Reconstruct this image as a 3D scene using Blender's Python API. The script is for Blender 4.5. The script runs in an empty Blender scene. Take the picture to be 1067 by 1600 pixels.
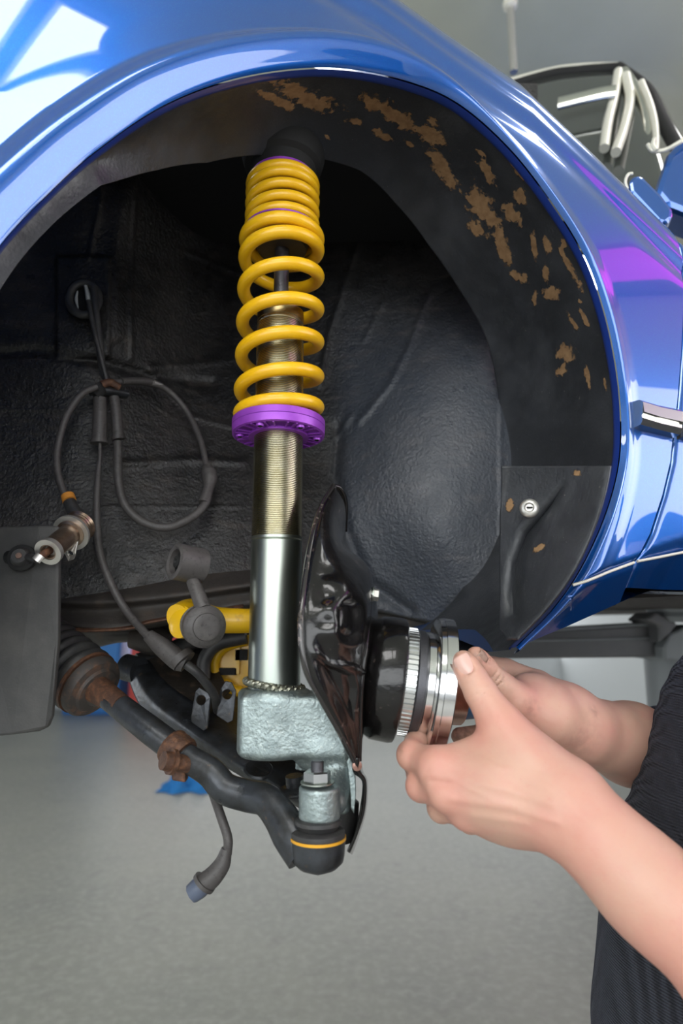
import bpy, math, random
import numpy as np
from mathutils import Vector
PI = math.pi
rng = np.random.RandomState(7)
scene = bpy.context.scene
COL = scene.collection

# ---------------------------------------------------------------- camera, light, exposure
CAM_H = 1.2
FPX = 1000.0
TILT = math.radians(10)
cam_data = bpy.data.cameras.new('camera')
cam = bpy.data.objects.new('camera', cam_data); COL.objects.link(cam)
cam.location = (0, 0, CAM_H); cam.rotation_euler = (math.radians(90) + TILT, 0, 0)
cam_data.sensor_fit = 'VERTICAL'; cam_data.sensor_height = 36.0; cam_data.sensor_width = 24.0
cam_data.lens = FPX / 1600.0 * 36.0
cam_data.clip_start = 0.02
cam_data.dof.use_dof = True; cam_data.dof.focus_distance = 0.68; cam_data.dof.aperture_fstop = 4.0
scene.camera = cam
scene.view_settings.view_transform = 'Standard'; scene.view_settings.look = 'None'
scene.view_settings.gamma = 1.0; scene.view_settings.use_curve_mapping = False
scene.view_settings.exposure = 0.16

world = bpy.data.worlds.new('world'); scene.world = world; world.use_nodes = True
world.node_tree.nodes['Background'].inputs[0].default_value = (0.80, 0.90, 1.0, 1)
world.node_tree.nodes['Background'].inputs[1].default_value = 1.0

def area(name, loc, aim, sx, sy, power, col=(1, 1, 1)):
    d = bpy.data.lights.new(name, 'AREA'); d.shape = 'RECTANGLE'; d.size = sx; d.size_y = sy
    d.energy = power; d.color = col
    o = bpy.data.objects.new(name, d); COL.objects.link(o); o.location = loc
    o.rotation_euler = (Vector(aim) - Vector(loc)).to_track_quat('-Z', 'Y').to_euler()
    return o
RX0, RX1, RY0, RY1, RZ = -4.6, 3.2, -3.4, 9.6, 3.3
# daylight through the window wall behind the camera and through the windows on either side
area('window_light_rear', (-0.6, RY0 + 0.06, 1.75), (-0.6, 5, 1.75), 5.6, 2.1, 115, (0.95, 0.98, 1))
area('window_light_left', (RX0 + 0.06, 0.6, 1.7), (3, 0.6, 1.7), 5.0, 2.0, 105, (0.93, 0.97, 1))
area('window_light_right', (RX1 - 0.06, 0.1, 1.75), (-3, 0.1, 1.75), 3.6, 1.5, 50, (1, 0.99, 0.96))
area('window_light_far', (0, RY1 - 0.06, 1.7), (0, 0, 1.7), 7.0, 2.0, 60, (0.95, 0.98, 1))

# ---------------------------------------------------------------- geometry of the view (used to lay out real positions)
ct, st = math.cos(TILT), math.sin(TILT)
def ray(px, py):
    x = (px - 533.5) / FPX; y = (800 - py) / FPX
    return np.array([x, ct - y * st, st + y * ct])
def at(px, py, Y):
    d = ray(px, py); p = d * (Y / d[1]); p[2] += CAM_H
    return p
def ats(pts): return [at(*p) for p in pts]
# side plane of the car body, turned 20 degrees away from the picture plane
AN = math.radians(20); NB = np.array([math.sin(AN), -math.cos(AN), 0]); RB = np.array([math.cos(AN), math.sin(AN), 0])
DB = 0.529
def uv(px, py, o=0.0):
    d = ray(px, py); s = -(DB - o) / d.dot(NB); p = d * s
    return np.array([p.dot(RB), p[2]])
def onp(px, py, o=0.0):
    d = ray(px, py); p = d * (-(DB - o) / d.dot(NB)); p[2] += CAM_H
    return p
def PB(u, v, o):
    u = np.asarray(u, float); v = np.asarray(v, float); o = np.asarray(o, float)
    k = -(DB - o)
    return np.stack([RB[0] * u + NB[0] * k, RB[1] * u + NB[1] * k, v + CAM_H + 0 * k], -1)

# ---------------------------------------------------------------- objects
def link(o): COL.objects.link(o); return o
def setp(o, label=None, cat=None, group=None, kind=None):
    if label: o['label'] = label
    if cat: o['category'] = cat
    if group: o['group'] = group
    if kind: o['kind'] = kind
    return o
def thing(name, label, cat, loc=(0, 0, 0), group=None):
    o = bpy.data.objects.new(name, None); o.empty_display_size = 0.02; link(o); o.location = tuple(loc)
    return setp(o, label, cat, group)
def mesh(name, verts, faces, mat, parent=None, smooth=True, auto=None):
    me = bpy.data.meshes.new(name)
    verts = np.asarray(verts, float).reshape(-1, 3)
    if isinstance(faces, np.ndarray):
        nf, k = faces.shape
        me.vertices.add(len(verts)); me.vertices.foreach_set('co', verts.ravel())
        me.loops.add(nf * k); me.loops.foreach_set('vertex_index', faces.ravel().astype(np.int32))
        me.polygons.add(nf); me.polygons.foreach_set('loop_start', np.arange(0, nf * k, k, dtype=np.int32))
        me.update(calc_edges=True); me.validate()
    else:
        me.from_pydata([tuple(v) for v in verts], [], faces); me.update()
    me.polygons.foreach_set('use_smooth', [bool(smooth)] * len(me.polygons))
    o = bpy.data.objects.new(name, me); link(o)
    if mat is not None: me.materials.append(mat)
    if auto is not None:
        try: me.set_sharp_from_angle(angle=math.radians(auto))
        except Exception: pass
    if parent is not None:
        o.parent = parent
        loc = Vector(parent.location)
        q = parent
        while q.parent is not None: q = q.parent; loc += Vector(q.location)
        if loc.length > 1e-9: me.transform(__import__('mathutils').Matrix.Translation(-loc))
    return o
def join(parts):
    V = []; F = []; n = 0
    for v, f in parts:
        v = np.asarray(v, float).reshape(-1, 3); V.append(v)
        F += [tuple(int(i) + n for i in q) for q in f]; n += len(v)
    return np.concatenate(V), F
def gridf(nr, nc, closed_c=False, flip=False):
    i = np.arange(nr - 1)[:, None]; j = np.arange(nc if closed_c else nc - 1)[None, :]
    j2 = (j + 1) % nc
    a = i * nc + j; b = i * nc + j2; c = (i + 1) * nc + j2; d = (i + 1) * nc + j
    f = np.stack([a, b, c, d], -1).reshape(-1, 4)
    return f[:, ::-1].copy() if flip else f
def spline(pts, n, closed=False):
    P = np.asarray(pts, float)
    m = len(P)
    if m == 2:
        t = np.linspace(0, 1, n)[:, None]; return P[0] * (1 - t) + P[1] * t
    if closed: Q = np.vstack([P[-1], P, P[0], P[1]]); segs = m
    else: Q = np.vstack([2 * P[0] - P[1], P, 2 * P[-1] - P[-2]]); segs = m - 1
    t = np.linspace(0, segs, n, endpoint=not closed); i = np.minimum(t.astype(int), segs - 1); f = (t - i)[:, None]
    a, b, c, d = Q[i], Q[i + 1], Q[i + 2], Q[i + 3]
    return 0.5 * (2 * b + (c - a) * f + (2 * a - 5 * b + 4 * c - d) * f * f + (3 * b - a - 3 * c + d) * f ** 3)
def frames(P):
    P = np.asarray(P, float); T = np.gradient(P, axis=0); T /= np.linalg.norm(T, axis=1)[:, None] + 1e-12
    up = np.array([0, 0, 1.0]) if abs(T[0][2]) < .9 else np.array([0, 1.0, 0])
    N = np.zeros_like(P); n = up - T[0] * up.dot(T[0]); n /= np.linalg.norm(n); N[0] = n
    for k in range(1, len(P)):
        n = N[k - 1] - T[k] * N[k - 1].dot(T[k]); n /= np.linalg.norm(n) + 1e-12; N[k] = n
    return T, N, np.cross(T, N)
def tube_geo(P, r, seg=12, caps=True, flat=1.0):
    P = np.asarray(P, float); T, N, B = frames(P); r = np.broadcast_to(np.asarray(r, float), (len(P),))
    a = np.linspace(0, 2 * PI, seg, endpoint=False)
    V = P[:, None, :] + r[:, None, None] * (np.cos(a)[None, :, None] * N[:, None, :] + flat * np.sin(a)[None, :, None] * B[:, None, :])
    F = [tuple(int(x) for x in q) for q in gridf(len(P), seg, True, True)]
    if caps:
        F.append(tuple(range(seg))[::1]); F.append(tuple(range((len(P) - 1) * seg, len(P) * seg))[::-1])
    return V.reshape(-1, 3), F
def tube(name, pts, r, mat, parent=None, n=40, seg=12, sp=True, caps=True, flat=1.0):
    P = spline(pts, n) if sp else np.asarray(pts, float)
    if np.ndim(r) > 0 and len(r) != len(P): r = np.interp(np.linspace(0, 1, len(P)), np.linspace(0, 1, len(r)), r)
    v, f = tube_geo(P, r, seg, caps, flat)
    return mesh(name, v, f, mat, parent, auto=50)
def basis(axis):
    a = np.array(axis, float); a = a / np.linalg.norm(a)
    h = np.array([0, 0, 1.0]) if abs(a[2]) < .8 else np.array([0, 1.0, 0])
    b = np.cross(h, a); b /= np.linalg.norm(b); return a, b, np.cross(a, b)
def lathe_geo(prof, o, axis, seg=48, rmod=None, phase=0):
    """prof: list of (distance along axis, radius)"""
    a, b, c = basis(axis); o = np.asarray(o, float); pr = np.asarray(prof, float)
    t = np.linspace(0, 2 * PI, seg, endpoint=False) + phase
    R = pr[:, 1][:, None] * np.ones(seg)[None, :]
    if rmod is not None: R = rmod(R, t[None, :], pr[:, 0][:, None])
    V = o + pr[:, 0][:, None, None] * a + R[..., None] * (np.cos(t)[None, :, None] * b + np.sin(t)[None, :, None] * c)
    F = [tuple(int(x) for x in q) for q in gridf(len(pr), seg, True, False)]
    if pr[0, 1] > 1e-6: F.append(tuple(range(seg))[::-1])
    if pr[-1, 1] > 1e-6: F.append(tuple(range((len(pr) - 1) * seg, len(pr) * seg)))
    return V.reshape(-1, 3), F
def lathe(name, prof, o, axis, mat, parent=None, seg=48, auto=35, **k):
    v, f = lathe_geo(prof, o, axis, seg, **k)
    return mesh(name, v, f, mat, parent, auto=auto)
def box_geo(c, x, y, z, hx, hy, hz):
    c, x, y, z = [np.asarray(q, float) for q in (c, x, y, z)]
    V = [c + sx * hx * x + sy * hy * y + sz * hz * z for sx in (-1, 1) for sy in (-1, 1) for sz in (-1, 1)]
    F = [(0, 1, 3, 2), (4, 6, 7, 5), (0, 4, 5, 1), (2, 3, 7, 6), (0, 2, 6, 4), (1, 5, 7, 3)]
    return np.array(V), F
def boxo(name, lo, hi, mat, parent=None, bev=0.0):
    lo = np.asarray(lo, float); hi = np.asarray(hi, float); h = (hi - lo) / 2
    v, f = box_geo((lo + hi) / 2, (1, 0, 0), (0, 1, 0), (0, 0, 1), *h)
    o = mesh(name, v, f, mat, parent, smooth=False)
    if bev: bevel(o, bev)
    return o
def bevel(o, w, seg=2):
    m = o.modifiers.new('bevel', 'BEVEL'); m.width = w; m.segments = seg; m.limit_method = 'ANGLE'; return o
def plate(name, outline, thick, normal, mat, parent=None, bev=0.0, holes=()):
    """flat plate: 3D outline extruded by thick along normal; holes: list of (centre, radius)"""
    import bmesh
    P = np.asarray(outline, float); n = np.array(normal, float); n = n / np.linalg.norm(n)
    v = list(P) + list(P + n * thick); m = len(P)
    if not holes:
        f = [tuple(range(m))[::-1], tuple(range(m, 2 * m))] + [(i, (i + 1) % m, (i + 1) % m + m, i + m) for i in range(m)]
        o = mesh(name, v, f, mat, parent, smooth=False)
    else:
        a, b, c = basis(n); k = 20; loops = [P]
        for hc, hr in holes:
            t = np.linspace(0, 2 * PI, k, endpoint=False)
            loops.append(np.asarray(hc) + hr * (np.cos(t)[:, None] * b + np.sin(t)[:, None] * c))
        bm = bmesh.new(); rings = []
        for side in (0, 1):
            ed = []
            rr = []
            for L in loops:
                vs = [bm.verts.new(tuple(q + n * thick * side)) for q in L]; rr.append(vs)
                ed += [bm.edges.new((vs[i], vs[(i + 1) % len(vs)])) for i in range(len(vs))]
            bmesh.ops.triangle_fill(bm, edges=ed, use_beauty=True, use_dissolve=False); rings.append(rr)
        for A, B in zip(*rings):
            for i in range(len(A)): bm.faces.new((A[i], A[(i + 1) % len(A)], B[(i + 1) % len(A)], B[i]))
        bmesh.ops.recalc_face_normals(bm, faces=bm.faces)
        bm.verts.ensure_lookup_table()
        V = [tuple(q.co) for q in bm.verts]; F = [tuple(q.index for q in fa.verts) for fa in bm.faces]; bm.free()
        o = mesh(name, V, F, mat, parent, smooth=False)
    if bev: bevel(o, bev)
    return o
def hexa(name, o, axis, r, h, mat, parent=None, ch=True):
    s = 6
    prof = [(0, r * .9), (h * .12, r), (h * .88, r), (h, r * .86)] if ch else [(0, r), (h, r)]
    v, f = lathe_geo(prof, o, axis, s, phase=.3)
    return mesh(name, v, f, mat, parent, smooth=False)
def solid(o, t, off=-1):
    m = o.modifiers.new('solid', 'SOLIDIFY'); m.thickness = t; m.offset = off; return o

# signed distance modelling, meshed with surface nets
class SDF:
    def __init__(s, lo, hi, h):
        s.lo = np.asarray(lo, float); s.h = h; s.n = np.ceil((np.asarray(hi, float) - s.lo) / h).astype(int) + 1
        s.f = np.full(s.n, 1e3, np.float32)
        s.ax = [s.lo[k] + h * np.arange(s.n[k]) for k in range(3)]
    def _win(s, lo, hi):
        sl = []
        for k in range(3):
            a = max(0, int((lo[k] - s.lo[k]) / s.h) - 1); b = min(s.n[k], int((hi[k] - s.lo[k]) / s.h) + 3)
            if b <= a: return None
            sl.append(slice(a, b))
        return tuple(sl)
    def _xyz(s, w): return [s.ax[0][w[0]][:, None, None], s.ax[1][w[1]][None, :, None], s.ax[2][w[2]][None, None, :]]
    def apply(s, lo, hi, fn, k=0.004, op='add'):
        pad = k * 2 + s.h * 3
        w = s._win(np.asarray(lo) - pad, np.asarray(hi) + pad)
        if w is None: return s
        d = fn(*s._xyz(w)); cur = s.f[w]
        if op == 'add':
            hh = np.maximum(k - np.abs(cur - d), 0) / k; s.f[w] = np.minimum(cur, d) - hh * hh * k * .25
        else:
            d = -d; hh = np.maximum(k - np.abs(cur - d), 0) / k; s.f[w] = np.maximum(cur, d) + hh * hh * k * .25
        return s
    def cone(s, a, b, ra, rb, k=0.004, op='add'):
        a = np.asarray(a, float); b = np.asarray(b, float); ab = b - a; L2 = ab.dot(ab) + 1e-12; rm = max(ra, rb)
        def fn(X, Y, Z):
            t = np.clip(((X - a[0]) * ab[0] + (Y - a[1]) * ab[1] + (Z - a[2]) * ab[2]) / L2, 0, 1)
            return np.sqrt((X - a[0] - t * ab[0]) ** 2 + (Y - a[1] - t * ab[1]) ** 2 + (Z - a[2] - t * ab[2]) ** 2) - (ra + t * (rb - ra))
        return s.apply(np.minimum(a, b) - rm, np.maximum(a, b) + rm, fn, k, op)
    def chain(s, pts, rs, k=0.004):
        for i in range(len(pts) - 1): s.cone(pts[i], pts[i + 1], rs[i], rs[i + 1], k)
        return s
    def ell(s, c, axes, rad, k=0.004, op='add'):
        c = np.asarray(c, float); M = np.asarray(axes, float); rad = np.asarray(rad, float); rm = rad.max()
        def fn(X, Y, Z):
            q = [((X - c[0]) * M[i][0] + (Y - c[1]) * M[i][1] + (Z - c[2]) * M[i][2]) for i in range(3)]
            l = np.sqrt(sum((q[i] / rad[i]) ** 2 for i in range(3))); g = np.sqrt(sum((q[i] / rad[i] ** 2) ** 2 for i in range(3))) + 1e-9
            return l * (l - 1) / g
        return s.apply(c - rm, c + rm, fn, k, op)
    def rbox(s, c, axes, half, r, k=0.004, op='add'):
        c = np.asarray(c, float); M = np.asarray(axes, float); rm = np.linalg.norm(half)
        def fn(X, Y, Z):
            q = [np.abs((X - c[0]) * M[i][0] + (Y - c[1]) * M[i][1] + (Z - c[2]) * M[i][2]) - (half[i] - r) for i in range(3)]
            return np.sqrt(sum(np.maximum(v, 0) ** 2 for v in q)) + np.minimum(np.maximum(np.maximum(q[0], q[1]), q[2]), 0) - r
        return s.apply(c - rm, c + rm, fn, k, op)
    def cyl(s, a, b, r, rr=0.001, k=0.003, op='add'):
        a = np.asarray(a, float); b = np.asarray(b, float); L = np.linalg.norm(b - a); u = (b - a) / L; c = (a + b) / 2
        def fn(X, Y, Z):
            t = (X - c[0]) * u[0] + (Y - c[1]) * u[1] + (Z - c[2]) * u[2]
            q = (X - c[0]) ** 2 + (Y - c[1]) ** 2 + (Z - c[2]) ** 2 - t * t
            dr = np.sqrt(np.maximum(q, 0)) - r + rr; dz = np.abs(t) - L / 2 + rr
            return np.sqrt(np.maximum(dr, 0) ** 2 + np.maximum(dz, 0) ** 2) + np.minimum(np.maximum(dr, dz), 0) - rr
        e = np.full(3, r)
        return s.apply(np.minimum(a, b) - e, np.maximum(a, b) + e, fn, k, op)
    def mesh(s):
        f = s.f; ins = f < 0; n = s.n
        c = np.zeros(n - 1, np.uint8)
        for dx in (0, 1):
            for dy in (0, 1):
                for dz in (0, 1): c += ins[dx:n[0] - 1 + dx, dy:n[1] - 1 + dy, dz:n[2] - 1 + dz]
        idx = np.argwhere((c > 0) & (c < 8)); id3 = np.full(n - 1, -1, np.int64); id3[tuple(idx.T)] = np.arange(len(idx))
        acc = np.zeros((len(idx), 3)); cnt = np.zeros(len(idx))
        cor = [(dx, dy, dz) for dx in (0, 1) for dy in (0, 1) for dz in (0, 1)]
        for A in cor:
            for k in range(3):
                if A[k]: continue
                B = list(A); B[k] = 1
                fa = f[tuple((idx + A).T)]; fb = f[tuple((idx + B).T)]; m = (fa < 0) != (fb < 0)
                t = np.where(m, fa / np.where(m, fa - fb, 1), 0)
                p = np.tile(np.array(A, float), (len(idx), 1)); p[:, k] += t
                acc[m] += p[m]; cnt[m] += 1
        V = s.lo + s.h * (idx + acc / np.maximum(cnt, 1)[:, None])
        Fs = []
        for k in range(3):
            sh = [slice(None)] * 3; sh2 = [slice(None)] * 3; sh[k] = slice(0, n[k] - 1); sh2[k] = slice(1, n[k])
            a = ins[tuple(sh)]; b = ins[tuple(sh2)]
            e = np.argwhere(a != b); i1, i2 = (k + 1) % 3, (k + 2) % 3
            ok = (e[:, i1] > 0) & (e[:, i2] > 0) & (e[:, i1] < n[i1] - 1) & (e[:, i2] < n[i2] - 1); e = e[ok]
            sg = a[tuple(e.T)]
            q = []
            for o1, o2 in ((-1, -1), (0, -1), (0, 0), (-1, 0)):
                g = e.copy(); g[:, i1] += o1; g[:, i2] += o2; q.append(id3[tuple(g.T)])
            q = np.stack(q, 1); q[~sg] = q[~sg][:, ::-1]; Fs.append(q)
        return V, np.concatenate(Fs)

# ---------------------------------------------------------------- materials
MATS = {}
def nd(nt, t, **k):
    n = nt.nodes.new(t)
    for a, b in k.items(): setattr(n, a, b)
    return n
def mat(name, base, rough=.5, metal=0, coat=0, coat_rough=.03, noise=None, bump=None, rvar=0, spec=None, sss=0, sss_col=None, aniso=0):
    """noise: list of (scale, colour, lo, hi[, stretch]) mixed over the base; bump: list of (scale, strength, distance)"""
    m = bpy.data.materials.new(name); m.use_nodes = True; nt = m.node_tree; b = nt.nodes['Principled BSDF']
    b.inputs['Base Color'].default_value = (*base, 1); b.inputs['Roughness'].default_value = rough; b.inputs['Metallic'].default_value = metal
    b.inputs['Coat Weight'].default_value = coat; b.inputs['Coat Roughness'].default_value = coat_rough
    if spec is not None: b.inputs['Specular IOR Level'].default_value = spec
    if sss: b.inputs['Subsurface Weight'].default_value = sss; b.inputs['Subsurface Radius'].default_value = sss_col or (.012, .004, .002); b.inputs['Subsurface Scale'].default_value = 1.0
    tc = nd(nt, 'ShaderNodeTexCoord')
    col = None
    for e in (noise or []):
        sc, c, lo, hi = e[:4]; mp = nd(nt, 'ShaderNodeMapping'); nt.links.new(tc.outputs['Object'], mp.inputs[0])
        if len(e) > 4: mp.inputs['Scale'].default_value = e[4]
        n = nd(nt, 'ShaderNodeTexNoise'); n.inputs['Scale'].default_value = sc; n.inputs['Detail'].default_value = 5; n.inputs['Roughness'].default_value = .6
        nt.links.new(mp.outputs[0], n.inputs['Vector'])
        r = nd(nt, 'ShaderNodeMapRange'); r.inputs[1].default_value = lo; r.inputs[2].default_value = hi; nt.links.new(n.outputs['Fac'], r.inputs[0])
        mx = nd(nt, 'ShaderNodeMix', data_type='RGBA'); nt.links.new(r.outputs[0], mx.inputs[0])
        if col is None: mx.inputs[6].default_value = (*base, 1)
        else: nt.links.new(col, mx.inputs[6])
        mx.inputs[7].default_value = (*c, 1); col = mx.outputs[2]
    if col is not None: nt.links.new(col, b.inputs['Base Color'])
    if rvar:
        n = nd(nt, 'ShaderNodeTexNoise'); n.inputs['Scale'].default_value = 60; n.inputs['Detail'].default_value = 4
        nt.links.new(tc.outputs['Object'], n.inputs['Vector'])
        r = nd(nt, 'ShaderNodeMapRange'); r.inputs[1].default_value = .3; r.inputs[2].default_value = .7
        r.inputs[3].default_value = max(.02, rough - rvar); r.inputs[4].default_value = min(1, rough + rvar)
        nt.links.new(n.outputs['Fac'], r.inputs[0]); nt.links.new(r.outputs[0], b.inputs['Roughness'])
    prev = None
    for e in (bump or []):
        sc, stn, dist = e[:3]; mp = nd(nt, 'ShaderNodeMapping'); nt.links.new(tc.outputs['Object'], mp.inputs[0])
        if len(e) > 3: mp.inputs['Scale'].default_value = e[3]
        n = nd(nt, 'ShaderNodeTexNoise'); n.inputs['Scale'].default_value = sc; n.inputs['Detail'].default_value = 6
        nt.links.new(mp.outputs[0], n.inputs['Vector'])
        bp = nd(nt, 'ShaderNodeBump'); bp.inputs['Strength'].default_value = stn; bp.inputs['Distance'].default_value = dist
        nt.links.new(n.outputs['Fac'], bp.inputs['Height'])
        if prev is not None: nt.links.new(prev, bp.inputs['Normal'])
        prev = bp.outputs[0]
    if prev is not None: nt.links.new(prev, b.inputs['Normal'])
    MATS[name] = m
    return m
M_paint = mat('blue_metallic_paint', (0.0002, 0.090, 0.42), .30, .7, 1, .015, noise=[(900, (0.002, .13, .44), .5, .7)])
M_paint.node_tree.nodes['Principled BSDF'].inputs['Coat IOR'].default_value = 1.85
M_paintd = mat('blue_paint_edge', (0.012, 0.045, 0.30), .45, .2, .6, .1)
M_liner = mat('black_underseal', (0.022, 0.021, 0.021), .42, 0, 0, noise=[(14, (0.045, .041, .038), .45, .75), (400, (.08, .075, .07), .66, .74)], bump=[(260, .35, .002), (60, .25, .003)], rvar=.12)
M_linerb = mat('blue_black_liner', (0.022, 0.026, 0.034), .36, 0, 0, noise=[(22, (0.05, .057, .07), .45, .75), (500, (.22, .22, .22), .68, .74)], bump=[(420, .35, .0015), (90, .18, .002)], rvar=.14)
M_rail = mat('dusty_black_frame', (0.035, 0.03, 0.026), .6, 0, 0, noise=[(30, (.075, .055, .042), .5, .75)], bump=[(200, .3, .002)], rvar=.1)
M_flap = mat('grey_black_rubber', (0.045, 0.045, 0.043), .6, noise=[(25, (.07, .068, .063), .45, .7), (700, (.25, .25, .25), .73, .78)], bump=[(500, .2, .001)])
M_spring = mat('yellow_spring_coating', (0.80, 0.44, 0.006), .32, 0, .25, .12, noise=[(40, (.86, .50, .01), .4, .7)])
M_purple = mat('purple_anodised', (0.30, 0.055, 0.50), .42, .35, .1, noise=[(60, (.36, .08, .56), .4, .7)])
M_thread = mat('zinc_thread', (0.50, 0.47, 0.36), .26, 1, bump=[(160, .08, .001)], noise=[(30, (.42, .38, .24), .4, .7)])
M_zinc = mat('zinc_tube', (0.44, 0.47, 0.41), .34, 1, noise=[(9, (.36, .40, .37), .4, .7, (1, 1, .4))], bump=[(300, .03, .0005, (1, 1, .05))])
M_cast = mat('galvanised_casting', (0.33, 0.39, 0.385), .42, .75, noise=[(70, (.24, .29, .29), .4, .65), (350, (.48, .53, .51), .58, .70)], bump=[(300, .5, .0015), (60, .5, .002)], rvar=.1)
M_steel = mat('bright_machined_steel', (0.78, 0.78, 0.78), .13, 1, bump=[(150, .04, .0005, (8, 1, 1))])
M_steel2 = mat('tone_ring_steel', (0.66, 0.67, 0.66), .28, 1)
M_gun = mat('grey_phosphate_metal', (0.10, 0.10, 0.11), .42, .8, bump=[(900, .4, .0008)])
M_gloss = mat('gloss_black_enamel', (0.006, 0.0055, 0.0055), .2, 0, .55, .06, spec=.3, noise=[(120, (.06, .045, .04), .62, .72)], bump=[(75, .30, .003), (260, .2, .0015)])
M_rubber = mat('black_rubber', (0.028, 0.028, 0.029), .5, noise=[(70, (.05, .048, .045), .45, .7)], bump=[(300, .1, .0008)])
M_rubberg = mat('dusty_grey_rubber', (0.068, 0.062, 0.060), .5, noise=[(80, (.095, .088, .082), .5, .75), (300, (.035, .03, .03), .55, .7)], bump=[(300, .2, .001)])
M_arm = mat('greyish_black_steel', (0.055, 0.06, 0.068), .36, .5, noise=[(45, (.03, .03, .03), .4, .65), (120, (.13, .09, .06), .64, .76)], bump=[(240, .25, .001)], rvar=.1)
M_rust = mat('rusty_steel', (0.10, 0.05, 0.032), .6, .4, noise=[(160, (.22, .10, .05), .45, .7), (60, (.05, .03, .025), .5, .75)], bump=[(300, .5, .0015)])
M_yellowm = mat('yellow_painted_metal', (0.72, 0.42, 0.005), .4, 0, .3, .1, noise=[(60, (.45, .24, .01), .62, .75)], bump=[(60, .2, .003)])
M_yring = mat('yellow_clip_ring', (0.85, 0.42, 0.03), .4, .3)
M_brass = mat('brownish_plated_metal', (0.36, 0.27, 0.20), .3, .9, noise=[(90, (.22, .15, .11), .4, .7)])
M_alum = mat('white_zinc_metal', (0.62, 0.60, 0.56), .35, .8)
M_orange = mat('orange_ring_plastic', (0.65, 0.26, 0.04), .5)
M_redsteel = mat('copper_grease_steel', (0.62, 0.40, 0.32), .25, 1)  # on the hub pilot the red of reflected skin is put into the colour
M_blueg = mat('blue_hub_cap_plastic', (0.06, 0.16, 0.30), .35, .1)
M_bluerag = mat('blue_cloth', (0.02, 0.20, 0.55), .85, bump=[(30, .6, .01)])
M_reflbar = mat('pale_chrome_trim', (0.80, 0.80, 0.74), .12, 1)  # lamp reflections on the windscreen, built as bars in this colour
M_pale = mat('pale_rubber_seal', (0.72, 0.70, 0.60), .4, .2, .3)  # pale trims; also colours the reflection bars and the seam highlight
M_dark = mat('matt_black', (0.008, 0.008, 0.008), .8)
M_ltgrey = mat('grey_painted_steel', (0.12, 0.125, 0.13), .45, .2, .2, .2, noise=[(12, (.15, .15, .155), .4, .7)])
M_ltgrey2 = mat('light_grey_painted_steel', (0.24, 0.26, 0.27), .5, .1)
M_wall = mat('white_wall_paint', (0.74, 0.77, 0.79), .7, bump=[(80, .05, .002)])
M_ceil = mat('grey_green_ceiling', (0.40, 0.42, 0.35), .6, noise=[(.7, (.50, .52, .44), .35, .7)])
M_skin = mat('skin', (0.66, 0.38, 0.28), .45, sss=.25)
M_nail = mat('fingernail', (0.72, 0.45, 0.38), .28, 0, .3, .15)
M_denim = mat('dark_work_trousers', (0.02, 0.024, 0.035), .9, bump=[(400, .4, .001)])
M_hair = mat('brown_hair', (0.06, 0.035, 0.02), .6, bump=[(300, .6, .002, (1, 1, .1))])
M_frame = mat('window_frame_paint', (0.05, 0.12, 0.30), .4)
M_glasspane = bpy.data.materials.new('window_daylight'); M_glasspane.use_nodes = True

# ---------------------------------------------------------------- the room
def struct(o): o['kind'] = 'structure'; return o
def slab(name, lo, hi, m): return struct(boxo(name, lo, hi, m))
M_floor = mat('grey_epoxy_floor', (0.30, 0.30, 0.262), .38, 0, 0, noise=[(1.2, (.24, .245, .225), .35, .7), (26, (.36, .355, .33), .45, .75), (9, (.22, .215, .20), .55, .8)], rvar=.08)
slab('floor', (RX0 - .1, RY0 - .1, -.1), (RX1 + .1, RY1 + .1, 0), M_floor)
slab('ceiling', (RX0 - .1, RY0 - .1, RZ), (RX1 + .1, RY1 + .1, RZ + .1), M_ceil)
slab('wall_far', (RX0, RY1, 0), (RX1, RY1 + .1, RZ), M_wall)
slab('wall_rear', (RX0, RY0 - .1, 0), (RX1, RY0, RZ), M_wall)
slab('wall_left', (RX0 - .1, RY0, 0), (RX0, RY1, RZ), M_wall)
slab('wall_right', (RX1, RY0, 0), (RX1 + .1, RY1, RZ), M_wall)
M_purp = mat('purple_light_box', (.30, .03, .42), .6); _e = M_purp.node_tree.nodes['Principled BSDF']; _e.inputs['Emission Color'].default_value = (.46, .04, .42, 1); _e.inputs['Emission Strength'].default_value = 4  # glowing panel added to put a purple band into the door reflection
bn = boxo('light_box_sign', (RX1 - .62, -1.4, RZ - .09), (RX1 - .36, 2.8, RZ - .005), M_purp); setp(bn, 'long backlit purple panel under the ceiling along the right wall', 'sign')
M_cab = mat('navy_cabinet_paint', (.012, .03, .12), .4)
# unseen roller cabinets, added for the dark band mirrored in the door
for k, y0 in enumerate((-2.4, -1.2, 0.0)):
    t = thing('tool_cabinet', ['navy tool cabinet at the rear end of the right wall row', 'navy tool cabinet in the middle of the right wall row', 'navy tool cabinet at the front end of the right wall row'][k], 'cabinet', (RX1 - .3, y0 + .55, 0), 'navy tool cabinets along the right wall')
    boxo('body', (RX1 - .55, y0, .08), (RX1 - .02, y0 + 1.1, 1.0), M_cab, t, .01)
    boxo('plinth', (RX1 - .5, y0 + .03, 0), (RX1 - .05, y0 + 1.07, .08), M_dark, t)
    for j in range(4): boxo('drawer', (RX1 - .57, y0 + .04, .12 + .215 * j), (RX1 - .55, y0 + 1.06, .31 + .215 * j), M_cab, t, .004)
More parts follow.
